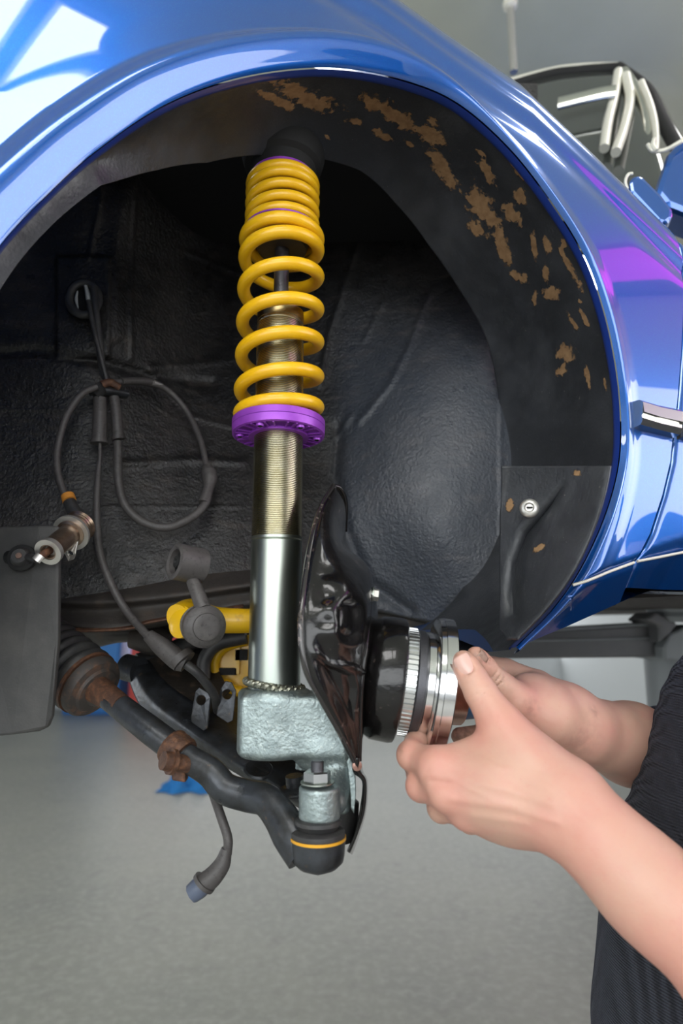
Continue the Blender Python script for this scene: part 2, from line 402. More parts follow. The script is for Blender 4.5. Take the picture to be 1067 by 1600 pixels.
# ceiling light fixtures
M_lamp = bpy.data.materials.new('lamp_diffuser'); M_lamp.use_nodes = True
_b = M_lamp.node_tree.nodes['Principled BSDF']; _b.inputs['Emission Color'].default_value = (1, .99, .96, 1); _b.inputs['Emission Strength'].default_value = 6.5; _b.inputs['Base Color'].default_value = (.9, .9, .9, 1)
LAMPS = [(-.52, -1.32, .94, 1.05), (.19, -1.28, .30, .95), (-1.5, 1.4, .3, 1.3), (1.25, 1.05, .25, .9), (-.5, 3.4, .3, 1.3), (1.4, 3.4, .3, 1.3), (-2.6, -.8, .3, 1.3)]  # first, second and fourth are added, sized and placed for wing reflections
def lamp(x, y, w, l, lab):
    t = thing('ceiling_light', lab, 'lamp', (x, y, RZ), 'ceiling lights')
    boxo('housing', (x - w / 2 - .02, y - l / 2 - .02, RZ - .07), (x + w / 2 + .02, y + l / 2 + .02, RZ), M_pale, t, .004)
    boxo('diffuser', (x - w / 2, y - l / 2, RZ - .085), (x + w / 2, y + l / 2, RZ - .07), M_lamp, t)
LL = ['large square ceiling light panel over the front of the car', 'narrow ceiling light panel beside the large square one', 'ceiling light beyond the bonnet', 'ceiling light above the windscreen of the car', 'ceiling light far down the workshop on the left', 'ceiling light far down the workshop on the right', 'ceiling light near the left wall']
for q, l in zip(LAMPS, LL): lamp(*q, l)
# hanging rod with a pale cap
t = thing('ceiling_pipe', 'thin pale pipe hanging from the ceiling with a round collar', 'pipe', tuple(at(800, 20, 1.75)))
p0 = at(797, 8, 1.75); lathe('collar', [(0, .016), (.004, .022), (.02, .024), (.03, .02), (.2, .02)], p0 - [0, 0, .012], (0, 0, 1), M_pale, t, 24)
_z = RZ - p0[2]
tube('pipe', [p0 - [0, 0, .25], p0 + [0, 0, _z]], .0125, M_alum, t, n=2, seg=12, sp=False)

# ---------------------------------------------------------------- the car
car = thing('car', 'metallic blue car on a lift with its front wheel removed', 'car', (0.6, 1.3, CAM_H))
Rpx = [(-150, 900), (-130, 760), (-105, 600), (-60, 475), (0, 380), (75, 300), (150, 233), (250, 165), (350, 125), (450, 106), (540, 105), (640, 125), (720, 161), (800, 232), (868, 320), (916, 400), (945, 480), (963, 560), (972, 640), (970, 720), (950, 800), (912, 885), (868, 950), (808, 1012)]
NS = 640
RUV = spline([uv(*p) for p in Rpx], NS)
CU, CV = uv(470, 640)
ang = np.arctan2(RUV[:, 1] - CV, RUV[:, 0] - CU)
_cr = np.array([uv(*p, -.02) for p in [(590, -5), (709, 80), (834, 165), (959, 285), (1067, 392)]])
def vcr(u):
    u = np.asarray(u, float); v = np.interp(u, _cr[:, 0], _cr[:, 1])
    s0 = (_cr[1, 1] - _cr[0, 1]) / (_cr[1, 0] - _cr[0, 0]); v = np.where(u < _cr[0, 0], _cr[0, 1] + s0 * .6 * (u - _cr[0, 0]) - .25 * (u - _cr[0, 0]) ** 2, v)
    s1 = (_cr[-1, 1] - _cr[-2, 1]) / (_cr[-1, 0] - _cr[-2, 0]); d = u - _cr[-1, 0]
    return np.where(d > 0, _cr[-1, 1] + s1 * .25 * (1 - np.exp(-d / .25)), v)
_sm = np.array([uv(*p) for p in [(907, 909), (990, 879), (1067, 855)]])
def vseam(u):
    u = np.asarray(u, float); s0 = (_sm[1, 1] - _sm[0, 1]) / (_sm[1, 0] - _sm[0, 0])
    v = _sm[0, 1] + s0 * (u - _sm[0, 0])
    return np.where(u > _sm[2, 0], _sm[0, 1] + s0 * (_sm[2, 0] - _sm[0, 0]), v)
def sst(x, a, b):
    t = np.clip((x - a) / (b - a), 0, 1); return t * t * (3 - 2 * t)
def Obody(u, v, rho):
    h = v - vcr(u)
    hn = np.minimum(h, 0); hp = np.maximum(h, 0)
    o = -.020 + .13 * (-np.maximum(hn, -.30)) - .25 * np.maximum(hn, -.30) ** 2 - .03 * np.minimum(hn + .30, 0)
    o = o - .26 * hp - 4.0 * np.minimum(hp, .12) ** 2 - 0.96 * np.maximum(hp - .12, 0)
    o = o - .0028 * np.exp(-(h / .010) ** 2) - .005 * np.exp(-((h + .035) / .018) ** 2)                       # the groove along the shoulder
    o = o - .9 * np.maximum(-.22 - u, 0) ** 2                      # the nose sweeps away
    hs = v - vseam(u); g = sst(u, .05, .2)
    o = o - g * (.85 * np.maximum(-hs, 0) + .004 * np.exp(-(hs / .004) ** 2))
    kk = sst(v, .12, .34) * (1 - sst(u, CU + .06, CU + .26)); w = sst(rho / (.016 + .07 * kk), 0, 1)
    top = sst(v, .12, .34) * (1 - sst(u, CU + .06, CU + .26))
    edge = -.004 * np.exp(-np.maximum(rho, 0) / .0025)
    fl = (.004 + .008 * top) * sst(rho, 0, .005 + .022 * top) * (1 - sst(rho, .010 + .018 * top, .030 + .022 * top))
    return o * w + fl + edge + .002 * (1 - w)
# outer outline of the wing
gap_px = [(990, 879), (1014, 834), (1036, 772), (1050, 720), (1060, 640), (1068, 560), (1078, 470), (1088, 400)]
gapuv = np.array([uv(*p) for p in gap_px])
bot_px = [(806, 1017), (900, 979), (983, 941), (1023, 922)]
botuv = np.array([uv(*p, -.02) for p in bot_px])
poly = np.array([[RUV[0, 0] - .02, RUV[0, 1] - .3]] + [list(botuv[0] + [-.01, -.004])] + [list(p) for p in botuv[:3]] + [list(p) for p in gapuv] + [[gapuv[-1, 0] + .03, 1.15], [-1.1, 1.15], [-1.1, -.5]])
def raypoly(c, d):
    best = 9
    for a, b in zip(poly, np.roll(poly, -1, 0)):
        e = b - a; den = d[0] * e[1] - d[1] * e[0]
        if abs(den) < 1e-12: continue
        w = a - c; t = (w[0] * e[1] - w[1] * e[0]) / den; s = (w[0] * d[1] - w[1] * d[0]) / den
        if t > 1e-4 and -1e-9 <= s <= 1 + 1e-9: best = min(best, t)
    return best
nr = 420; q = np.linspace(0, 1, nr)
G = np.zeros((len(RUV), nr, 3))
for i, r in enumerate(RUV):
    d = r - [CU, CV]; L = np.linalg.norm(d); d = d / L
    T = max(raypoly(np.array([CU, CV]), d), L + .004)
    W = T - L
    s = W * (.12 * q + .88 * q ** 2.2) if W > .05 else W * q
    U = CU + d[0] * (L + s); V_ = CV + d[1] * (L + s)
    o = Obody(U, V_, s)
    G[i] = PB(U, V_, o)
wing = mesh('front_wing', G.reshape(-1, 3), gridf(len(RUV), nr, flip=True), M_paint, car)
# return flange behind the wing edge
wv = np.array([0, .003, .007, .011, .013]); fo = -.004 - wv; rr = np.array([0, 0, .0005, .001, .004])
dU = (RUV - [CU, CV]); dU /= np.linalg.norm(dU, axis=1)[:, None]
FG = np.stack([PB(RUV[:, 0] + dU[:, 0] * rr[k], RUV[:, 1] + dU[:, 1] * rr[k], np.full(NS, fo[k])) for k in range(5)], 1)
mesh('arch_flange', FG.reshape(-1, 3), gridf(NS, 5), M_paintd, wing)
# pale line along the seam, the highlight there built as a strip
def rho_of(u, v): return float(np.hypot(RUV[:, 0] - u, RUV[:, 1] - v).min())
def OS(u, v): return float(Obody(np.array([u]), np.array([v]), np.array([rho_of(u, v)]))[0])
def seamtube(name, us, o, r, m, par):
    P = [PB(u, vseam(u), o + OS(u, float(vseam(u)))) for u in us]
    return tube(name, P, r, m, par, n=30, seg=8)
u0 = _sm[0, 0]; ug = gapuv[0, 0]
seamtube('seam_strip', np.linspace(u0 - .012, ug, 8), .002, .0016, M_pale, wing)
# door
nv, nu = 90, 120
tt = np.linspace(0, 1, nu) ** 1.6
DG = np.zeros((nv, nu, 3)); _b2 = float(botuv[3, 1]) + .002
gv = np.concatenate([[botuv[2]], gapuv])
vtop = gv[-1, 1] + .16
for i, f in enumerate(np.linspace(0, 1, nv)):
    v0 = _b2 + (vtop - _b2) * f
    ul = np.interp(v0, gv[:, 1], gv[:, 0]) + .003
    U = ul + tt * (1.5 - ul); vv = np.full(nu, v0)
    lim = vcr(U) + .02
    vv = _b2 + (np.minimum(vtop, lim) - _b2) * f
    ul = np.interp(vv, gv[:, 1], gv[:, 0]) + .003; U = ul + tt * (1.5 - ul)
    o = Obody(U, vv, np.full(nu, .5)) - .006 * np.exp(-(U - ul) / .002)
    DG[i] = PB(U, vv, o)
door = mesh('door', DG.reshape(-1, 3), gridf(nv, nu, flip=True), M_paint, car)
seamtube('seam_strip', np.linspace(ug + .005, 1.4, 8), .002, .0016, M_pale, door)
# dark backing in the panel gap
P = [PB(a, b, OS(a, b) - .012) for a, b in np.vstack([botuv[2:3], gapuv])]
tube('gap_seal', P, .005, M_dark, car, n=40, seg=8)
# side moulding, in two lengths with the door gap between
def moulding(name, pa, pb, par):
    a = [onp(*p, 0) for p in pa]; b = [onp(*p, 0) for p in pb]
    V = []; F = []
    for k in range(len(pa)):
        ua, va = uv(*pa[k]); ub, vb = uv(*pb[k])
        for f, oo in ((0, -.004), (.05, .010), (.18, .0150), (.55, .016), (.62, .0125), (.72, .0125), (.78, .015), (.95, .010), (1, -.004)):
            u = ua + (ub - ua) * f; v = va + (vb - va) * f
            V.append(PB(u, v, oo + OS(u, v)))
    n = 9
    F = [tuple(int(x) for x in f) for f in gridf(len(pa), n)]
    F += [tuple(range(n)), tuple(range((len(pa) - 1) * n, len(pa) * n))[::-1]]
    return mesh(name, V, F, M_mould, par, auto=30)
M_mould = mat('pale_bright_moulding', (.62, .62, .58), .12, .9, .6, .05)
moulding('side_moulding', [(988, 627), (1020, 634), (1055, 641)], [(988, 670), (1020, 676), (1055, 684)], wing)
moulding('side_moulding', [(1062, 642), (1120, 654), (1250, 680), (1500, 720)], [(1062, 686), (1120, 697), (1250, 722), (1500, 765)], door)
# sill underside closing panel
GV = []
for u in np.linspace(botuv[0, 0] - .01, 1.5, 40):
    vb = np.interp(u, botuv[:, 0], botuv[:, 1]); ob = float(Obody(np.array([u]), np.array([vb]), np.array([.3]))[0])
    for w, dz in ((0, 0), (.02, -.002), (.10, .012), (.22, .02)): GV.append(PB(u, vb + dz, ob - w))
mesh('sill_underside', GV, gridf(40, 4), M_paint, car)
# windscreen; pale bars on the glass stand in for tube light reflections
def spatch(name, rows, m, par, n=20, solidify=0, flip=False):
    R_ = [spline(np.array([at(*p) for p in r]), n) for r in rows]
    R2 = np.array([spline(np.array([R_[k][j] for k in range(len(R_))]), n) for j in range(n)])
    o = mesh(name, R2.reshape(-1, 3), gridf(n, n, flip=flip), m, par)
    if solidify: solid(o, solidify, 0)
    return o
M_glass = mat('tinted_windscreen_glass', (.045, .05, .045), .04, 0, 1, .01)
M_glass.node_tree.nodes['Principled BSDF'].inputs['Metallic'].default_value = .0
ws = spatch('windscreen', [[(760, 150, 1.45), (850, 124, 1.42), (905, 116, 1.38), (960, 114, 1.34)],
                           [(760, 210, 1.36), (850, 205, 1.33), (920, 190, 1.29), (1000, 165, 1.25)],
                           [(760, 300, 1.25), (880, 290, 1.22), (950, 275, 1.18), (1030, 240, 1.14)],
                           [(760, 420, 1.15), (880, 400, 1.1), (960, 390, 1.06), (1060, 350, 1.02)]], M_glass, car, 24, .006)
tube('roof_edge_seal', ats([(740, 153, 1.46), (850, 120, 1.43), (905, 112, 1.39), (962, 108, 1.35)]), .014, M_dark, car)
tube('roof_edge_trim', ats([(740, 145, 1.46), (850, 114, 1.43), (905, 106, 1.39), (966, 104, 1.35)]), .010, M_pale, car)
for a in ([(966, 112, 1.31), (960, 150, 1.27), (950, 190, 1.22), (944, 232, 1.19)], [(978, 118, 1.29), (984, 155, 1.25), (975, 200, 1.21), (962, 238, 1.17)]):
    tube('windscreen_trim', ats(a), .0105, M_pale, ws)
tube('windscreen_trim', ats([(975, 112, 1.31), (1000, 150, 1.26), (1012, 195, 1.21), (1014, 262, 1.16)]), .0115, M_reflbar, ws)
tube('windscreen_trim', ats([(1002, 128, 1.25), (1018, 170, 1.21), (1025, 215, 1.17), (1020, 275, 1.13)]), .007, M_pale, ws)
tube('windscreen_trim', ats([(872, 162, 1.29), (905, 154, 1.27), (940, 146, 1.25), (962, 143, 1.24)]), .016, M_reflbar, ws, flat=.4)
tube('pillar_seal', ats([(966, 106, 1.34), (1010, 140, 1.27), (1035, 190, 1.2), (1075, 262, 1.12)]), .014, M_dark, car)
roof = spatch('roof', [[(740, 150, 1.47), (850, 118, 1.44), (905, 110, 1.40), (964, 106, 1.36)], [(760, 150, 1.75), (850, 125, 1.75), (930, 118, 1.72), (1020, 120, 1.66)], [(760, 160, 2.2), (900, 150, 2.2), (1000, 145, 2.2), (1120, 145, 2.1)]], M_paint, car, 16, .01)
spatch('side_window', [[(966, 106, 1.35), (1010, 140, 1.28), (1035, 190, 1.21), (1080, 262, 1.12)], [(1040, 110, 1.7), (1090, 150, 1.6), (1130, 200, 1.5), (1190, 280, 1.4)], [(1120, 145, 2.1), (1170, 190, 2.0), (1220, 240, 1.95), (1280, 300, 1.9)]], M_glass, car, 14, .006)
# wing mirror
def solidpoly(name, px, Yf, depth, m, par, bev=.004, push=(0.3, .95, 0.1)):
    P = [at(*p, Yf) if len(p) == 2 else at(*p) for p in px]
    return plate(name, P, depth, push, m, par, bev)
mir = solidpoly('mirror_housing', [(1068, 208), (1100, 200), (1150, 215), (1160, 300), (1100, 345), (1040, 322), (1022, 300), (1043, 238)], .95, .09, M_paint, car, .012)
tube('mirror_trim', ats([(1012, 226, .95), (1020, 236, .945), (1040, 234, .94), (1062, 222, .93), (1090, 205, .93)]), .0035, M_pale, mir)
tube('mirror_clip', ats([(1022, 218, .95), (1020, 228, .945), (1026, 236, .94)]), .004, M_pale, mir)
pad = solidpoly('cowl_cover', [(982, 283), (990, 273), (1003, 274), (1035, 305), (1052, 328), (1050, 342), (1040, 350), (1028, 346), (985, 300)], .80, .05, M_paint, car, .006)
tube('cover_trim', ats([(980, 296, .80), (977, 284, .80), (981, 273, .80), (988, 271, .80)]), .0022, M_pale, pad)
# underbody and engine bay shell
def pbox(name, u0, u1, v0, v1, w0, w1, m, par):
    V = [PB(u, v, -w) for u in (u0, u1) for v in (v0, v1) for w in (w0, w1)]
    F = [(0, 1, 3, 2), (4, 6, 7, 5), (0, 4, 5, 1), (2, 3, 7, 6), (0, 2, 6, 4), (1, 5, 7, 3)]
    return mesh(name, V, F, m, par, smooth=False)
pbox('underbody', .66, 1.7, .035, .28, .05, 1.5, M_rail, car)
pbox('engine_bay_floor', -.9, .66, .075, .3, .62, 1.5, M_dark, car)
V = [PB(u, v, -w) for u in (-.85, .68) for v in (.045, .64) for w in (.225, .62)]
mesh('engine_bay_shell', V, [(0, 1, 3, 2), (4, 6, 7, 5), (2, 3, 7, 6), (1, 5, 7, 3)], M_dark, car, smooth=False)

# ---------------------------------------------------------------- wheel arch liner
def project(P):
    P = np.asarray(P, float); x = P[..., 0]; z = P[..., 2] - CAM_H; y = P[..., 1]
    dz = y * ct + z * st; up = z * ct - y * st
    return 533.5 + FPX * x / dz, 800 - FPX * up / dz
stn = np.linspace(0, 23, NS)
wmax = np.interp(stn, [0, 5, 6, 7, 8, 9, 10, 11, 12, 13, 14, 15, 16, 17, 23], [.035, .035, .04, .08, .110, .118, .125, .14, .17, .19, .20, .205, .21, .215, .215])
nw = 120; LG = np.zeros((NS, nw, 3))
for k in range(nw):
    f = k / (nw - 1); w = .016 + (wmax - .016) * f
    bul = .004 + .010 * np.sin(np.clip(f * 1.3, 0, 1) * PI * .5) - .02 * f ** 3 + .0010 * np.sin(stn * 1.9 + 5 * f)
    LG[:, k] = PB(RUV[:, 0] + dU[:, 0] * bul, RUV[:, 1] + dU[:, 1] * bul, -w)
# rolled inner edge
e1 = LG[:, -1:] + 0; cdir = -np.stack([RB * a + np.array([0, 0, 1]) * b for a, b in dU])[:, None, :]
EX = np.concatenate([LG, LG[:, -1:] - cdir * .006 - NB * .004, LG[:, -1:] - cdir * .03 - NB * .006], 1)
MUD = [(472, 149, 62, 15, 25), (434, 157, 40, 7, 25), (554, 190, 16, 5, 5), (581, 160, 20, 11, 20), (619, 181, 52, 14, 35), (673, 211, 30, 14, 30), (676, 192, 13, 8, 40), (598, 212, 16, 7, 30),
       (692, 263, 36, 13, 60), (760, 266, 22, 9, 60), (815, 309, 12, 10, 60), (755, 328, 46, 19, 55), (798, 334, 20, 13, 50), (744, 358, 15, 9, 20), (785, 383, 50, 10, 70), (809, 432, 17, 9, 40), (834, 383, 22, 5, 82),
       (855, 383, 15, 6, 75), (891, 420, 42, 5, 62), (861, 459, 12, 13, 70), (853, 426, 15, 6, 80), (836, 464, 13, 4, 100), (893, 502, 14, 5, 60), (885, 551, 15, 13, 110), (877, 577, 12, 7, 110), (915, 500, 22, 4, 62),
       (804, 257, 26, 6, 58), (918, 590, 16, 4, 80), (945, 600, 14, 3, 75), (800, 792, 6, 11, 0), (905, 740, 7, 6, 0), (845, 857, 13, 5, -35), (640, 225, 14, 4, 40), (720, 300, 8, 4, 60), (752, 240, 12, 4, 30), (905, 470, 8, 5, 40),
       (512, 215, 8, 3, 45), (835, 300, 9, 4, 50), (880, 380, 8, 4, 70)]
def mudmask(P):
    x, y = project(P); m = np.full(x.shape, -1.0)
    for cx, cy, a, b, g in MUD:
        c, s = math.cos(math.radians(g)), math.sin(math.radians(g)); X = ((x - cx) * c + (y - cy) * s) / a; Y = (-(x - cx) * s + (y - cy) * c) / b
        m = np.maximum(m, 1 - np.sqrt(X * X + Y * Y))
    return np.clip(m * .5 + .5, 0, 1)
def setmask(o, name, vals):
    a = o.data.attributes.new(name, 'FLOAT', 'POINT'); a.data.foreach_set('value', np.asarray(vals, np.float32).ravel())
def add_mud(m):
    nt = m.node_tree; b = nt.nodes['Principled BSDF']; src = b.inputs['Base Color'].links[0].from_socket
    at_ = nd(nt, 'ShaderNodeAttribute', attribute_name='mud'); tc = nd(nt, 'ShaderNodeTexCoord')
    n = nd(nt, 'ShaderNodeTexNoise'); n.inputs['Scale'].default_value = 75; n.inputs['Detail'].default_value = 6; n.inputs['Roughness'].default_value = .7; nt.links.new(tc.outputs['Object'], n.inputs['Vector'])
    m1 = nd(nt, 'ShaderNodeMath', operation='MULTIPLY_ADD'); nt.links.new(n.outputs['Fac'], m1.inputs[0]); m1.inputs[1].default_value = 1.8; nt.links.new(at_.outputs['Fac'], m1.inputs[2])
    r = nd(nt, 'ShaderNodeMapRange'); nt.links.new(m1.outputs[0], r.inputs[0]); r.inputs[1].default_value = 1.42; r.inputs[2].default_value = 1.50
    n2 = nd(nt, 'ShaderNodeTexNoise'); n2.inputs['Scale'].default_value = 120; nt.links.new(tc.outputs['Object'], n2.inputs['Vector'])
    cr = nd(nt, 'ShaderNodeMix', data_type='RGBA'); nt.links.new(n2.outputs['Fac'], cr.inputs[0]); cr.inputs[6].default_value = (.13, .065, .025, 1); cr.inputs[7].default_value = (.36, .22, .11, 1)
    mx = nd(nt, 'ShaderNodeMix', data_type='RGBA'); nt.links.new(r.outputs[0], mx.inputs[0]); nt.links.new(src, mx.inputs[6]); nt.links.new(cr.outputs[2], mx.inputs[7]); nt.links.new(mx.outputs[2], b.inputs['Base Color'])
    # mud is rough and proud of the surface
    rs = b.inputs['Roughness'].links[0].from_socket; mr = nd(nt, 'ShaderNodeMix', data_type='FLOAT'); nt.links.new(r.outputs[0], mr.inputs[0]); nt.links.new(rs, mr.inputs[2]); mr.inputs[3].default_value = .9; nt.links.new(mr.outputs[0], b.inputs['Roughness'])
    bp = nd(nt, 'ShaderNodeBump'); bp.inputs['Distance'].default_value = .003; bp.inputs['Strength'].default_value = .8; nt.links.new(r.outputs[0], bp.inputs['Height'])
    pn = b.inputs['Normal'].links[0].from_socket; nt.links.new(pn, bp.inputs['Normal']); nt.links.new(bp.outputs[0], b.inputs['Normal'])
M_lm = mat('arch_liner_plastic', (0.025, 0.027, 0.031), .42, noise=[(14, (0.048, .051, .058), .45, .75), (420, (.2, .19, .17), .68, .74)], bump=[(320, .3, .0015), (70, .2, .002)], rvar=.13)
add_mud(M_lm)
lin = mesh('wheel_arch_liner', EX.reshape(-1, 3), gridf(NS, nw + 2), M_lm, car)
setmask(lin, 'mud', mudmask(EX))

# ---------------------------------------------------------------- inner wing (relief, black underseal)
CP = np.array([(-80, 150, .76), (-80, 500, .76), (-80, 950, .74), (60, 400, .79), (60, 650, .78), (60, 900, .76), (150, 200, .80), (150, 400, .80), (150, 650, .79), (150, 900, .775), (215, 300, .83), (215, 500, .82),
               (300, 250, .98), (300, 400, .96), (300, 520, .93), (300, 620, .89), (300, 750, .84), (300, 900, .80), (430, 180, 1.02), (430, 300, 1.02), (430, 450, .98), (430, 600, .92), (430, 750, .87), (430, 920, .82),
               (540, 250, 1.0), (560, 350, 1.0), (540, 450, .96), (510, 600, .94), (490, 720, .91), (500, 900, .86), (600, 500, .95), (690, 430, .97), (630, 600, .90), (690, 560, .90), (690, 690, .85), (690, 840, .835),
               (600, 740, .865), (600, 860, .87), (560, 930, .88), (760, 540, .90), (785, 650, .87), (785, 800, .86), (785, 950, .85), (700, 975, .87), (640, 960, .885), (620, 350, .99), (720, 380, .98), (790, 470, .96), (850, 600, .93), (850, 950, .87), (850, 300, .97)])
def tps(P, Q):
    X = P[:, :2] / 300.0; n = len(X); d = np.linalg.norm(X[:, None] - X[None], axis=2); K = d * d * np.log(d + 1e-9) + np.eye(n) * .004
    A = np.zeros((n + 3, n + 3)); A[:n, :n] = K; A[:n, n] = 1; A[:n, n + 1:] = X; A[n, :n] = 1; A[n + 1:, :n] = X.T
    s = np.linalg.solve(A, np.r_[P[:, 2], 0, 0, 0]); q = Q / 300.0
    d = np.linalg.norm(q[:, None] - X[None], axis=2); return (d * d * np.log(d + 1e-9)) @ s[:n] + s[n] + q @ s[n + 1:]
nx, ny = 330, 300
xs = np.linspace(-90, 840, nx); ybot = np.interp(xs, [-90, 95, 380, 480, 560, 640, 700, 800, 840], [945, 937, 905, 930, 945, 963, 975, 985, 992])
X2 = np.tile(xs, (ny, 1)); T2 = np.linspace(0, 1, ny)[:, None]; Y2 = 130 + (ybot[None] - 130) * T2
Dp = tps(CP, np.c_[X2.ravel(), Y2.ravel()]).reshape(ny, nx)
def seg(x, y, pts):
    """distance in pixels to a polyline"""
    best = np.full(x.shape, 1e9)
    for (a, b), (c, d) in zip(pts[:-1], pts[1:]):
        L = (c - a) ** 2 + (d - b) ** 2; t = np.clip(((x - a) * (c - a) + (y - b) * (d - b)) / L, 0, 1); best = np.minimum(best, np.hypot(x - a - t * (c - a), y - b - t * (d - b)))
    return best
def ridge(pts, w, h): return -h * .55 * np.exp(-(seg(X2, Y2, pts) / w) ** 2)
def zone(x0, x1, y0, y1, h, s=3.0): return -h * (sst(X2, x0 - s, x0 + s) * (1 - sst(X2, x1 - s, x1 + s)) * sst(Y2, y0 - s, y0 + s) * (1 - sst(Y2, y1 - s, y1 + s)))
Dp += ridge([(235, 190), (200, 300), (185, 400), (178, 520)], 20, .016) + ridge([(160, 290), (140, 400)], 4, .006) + ridge([(215, 240), (205, 420), (205, 560)], 3, .007)
Dp += zone(88, 172, 400, 560, .006) - ridge([(128, 470), (132, 466)], 26, .012)
Dp += ridge([(-90, 560), (60, 548), (160, 566), (240, 590), (330, 600)], 9, -.012) + ridge([(235, 575), (380, 560)], 7, .006) + ridge([(235, 580), (300, 650), (380, 672)], 4, .005) + ridge([(190, 725), (300, 718), (380, 722)], 6, .007)
Dp += ridge([(-90, 640), (120, 640)], 2, .003) + ridge([(150, 792), (380, 792)], 2, .003) + ridge([(280, 390), (380, 430)], 3, .004) + ridge([(330, 450), (370, 520)], 3, .003)
Dp += ridge([(345, 235), (352, 258), (375, 275)], 4, .012)
# outline of the rounded bulge and the folds running into it
Dp += ridge([(560, 380), (540, 440), (515, 520), (500, 600)], 5, .008) + ridge([(670, 460), (640, 540), (610, 600), (560, 660)], 5, .009) + ridge([(600, 470), (570, 530)], 4, .004)
Dp += ridge([(528, 670), (522, 740), (540, 830), (575, 910), (640, 955)], 10, -.016) + ridge([(548, 650), (520, 690), (516, 740)], 4, .006)
Dp += ridge([(782, 560), (782, 990)], 3, .005) + ridge([(790, 545), (786, 580)], 10, .010)
for _k in range(40):
    a, b = rng.uniform(0, 380), rng.uniform(250, 900); c = rng.uniform(-30, 30); Dp += ridge([(a, b), (a + rng.uniform(20, 90), b + c)], rng.uniform(1.5, 3), rng.uniform(-.0012, .0015))
Dp += .0005 * np.sin(Y2 * .9) * (X2 < 150) * sst(Y2, 590, 640) * sst(np.sin(X2 * .05 + Y2 * .02), -.3, .6)
den = ct - ((800 - Y2) / FPX) * st
BP = np.stack([(X2 - 533.5) / FPX * Dp / den, Dp, (st + ((800 - Y2) / FPX) * ct) * Dp / den + CAM_H], -1)
wr = [BP[-1] + np.array([0, d1, d2]) for d1, d2 in ((.004, -.003), (.012, -.004), (.03, 0), (.25, .03))]
BG = np.concatenate([BP, np.array(wr)], 0)
M_in = mat('inner_wing_underseal', (0.014, 0.0135, 0.013), .40, noise=[(10, (0.040, .036, .033), .45, .8), (420, (.16, .15, .14), .66, .73), (60, (.05, .042, .036), .55, .75, (.25, 1, 1))], bump=[(260, .6, .003), (110, .5, .003), (50, .25, .003)], rvar=.15)
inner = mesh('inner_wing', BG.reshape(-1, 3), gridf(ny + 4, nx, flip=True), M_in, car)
bulge_light = np.concatenate([sst(X2, 500, 560) * sst(Y2, 420, 620), np.ones((4, nx)) * 0], 0)  # bluish lift: the brighter light on the bulge is put into the colour
setmask(inner, 'blue', bulge_light)
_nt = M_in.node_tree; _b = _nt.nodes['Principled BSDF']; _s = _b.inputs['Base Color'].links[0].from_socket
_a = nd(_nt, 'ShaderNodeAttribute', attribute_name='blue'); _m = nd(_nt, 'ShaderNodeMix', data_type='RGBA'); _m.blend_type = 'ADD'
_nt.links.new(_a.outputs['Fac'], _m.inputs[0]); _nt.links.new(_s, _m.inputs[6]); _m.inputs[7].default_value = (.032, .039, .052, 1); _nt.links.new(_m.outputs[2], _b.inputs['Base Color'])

tube('cross_member', ats([(548, 958, .95), (620, 968, .93), (690, 978, .92), (722, 984, .92)]), [.03, .026, .02, .008], M_rail, car, n=20, seg=20)
# lower rear panel of the arch liner with its screw, groove and seam


_n1, _n2 = 70, 110
PG = np.zeros((_n2, _n1, 3))
_rp = np.array([project(LG[i, 0]) for i in range(NS)])            # pixel positions of the liner's outer edge
_sel = np.arange(NS) > .634 * NS
_lp = np.stack(project(LG[NS // 2::2, ::3]), -1).reshape(-1, 2); _ly = LG[150:, ::3, 1].ravel()
_q = []
for j, t_ in enumerate(np.linspace(0, 1, _n2)):
    yy = 728 + (1000 - 728) * t_
    xo = np.interp(yy, _rp[_sel, 1], _rp[_sel, 0]) - 1; xi = 783 + (0 if yy < 985 else (yy - 985) * .9)
    for i, s_ in enumerate(np.linspace(0, 1, _n1)): _q.append((xi + (xo - xi) * s_, yy))
_q = np.array(_q); _d = np.hypot(_q[:, None, 0] - _lp[None, :, 0], _q[:, None, 1] - _lp[None, :, 1])
_ii = np.argpartition(_d, 6, axis=1)[:, :6]; _ww = 1 / (np.take_along_axis(_d, _ii, 1) + 2); _Yq = (_ly[_ii] * _ww).sum(1) / _ww.sum(1)
_dq = np.hypot(_q[:, 0], 0) * 0 + np.take_along_axis(_d, _ii, 1).min(1)
_Yq = _Yq.reshape(_n2, _n1)
for _ in range(4): _Yq[1:-1] = (_Yq[:-2] + _Yq[1:-1] * 2 + _Yq[2:]) / 4; _Yq[:, 1:-1] = (_Yq[:, :-2] + _Yq[:, 1:-1] * 2 + _Yq[:, 2:]) / 4
_qx, _qy = _q[:, 0].reshape(_n2, _n1), _q[:, 1].reshape(_n2, _n1)
_g = seg(_qx, _qy, [(884, 755), (862, 790), (825, 835), (808, 880), (803, 925), (806, 962)])
_Yq = _Yq - .012 + .011 * np.exp(-(_g / (4 + .035 * (_qy - 728))) ** 2) * sst(_qy, 745, 800)
for j in range(_n2):
    for i in range(_n1): PG[j, i] = at(_qx[j, i], _qy[j, i], _Yq[j, i])
def ypan(x, y): return float(_Yq.ravel()[np.hypot(_q[:, 0] - x, _q[:, 1] - y).argmin()])
pan = mesh('liner_panel', PG.reshape(-1, 3), gridf(_n2, _n1, flip=True), M_lm, car); solid(pan, .003, 1)
setmask(pan, 'mud', mudmask(PG))
sc = at(822, 797, ypan(822, 797)); ax_ = np.array([-.35, -1, .05])
scr = lathe('panel_screw', [(-.012, .0085), (0, .0095), (.0015, .009), (.003, .0070), (.0035, .005), (.0022, .0035), (.0022, 0)], sc - [0, .011, 0], ax_, M_alum, car, 28)
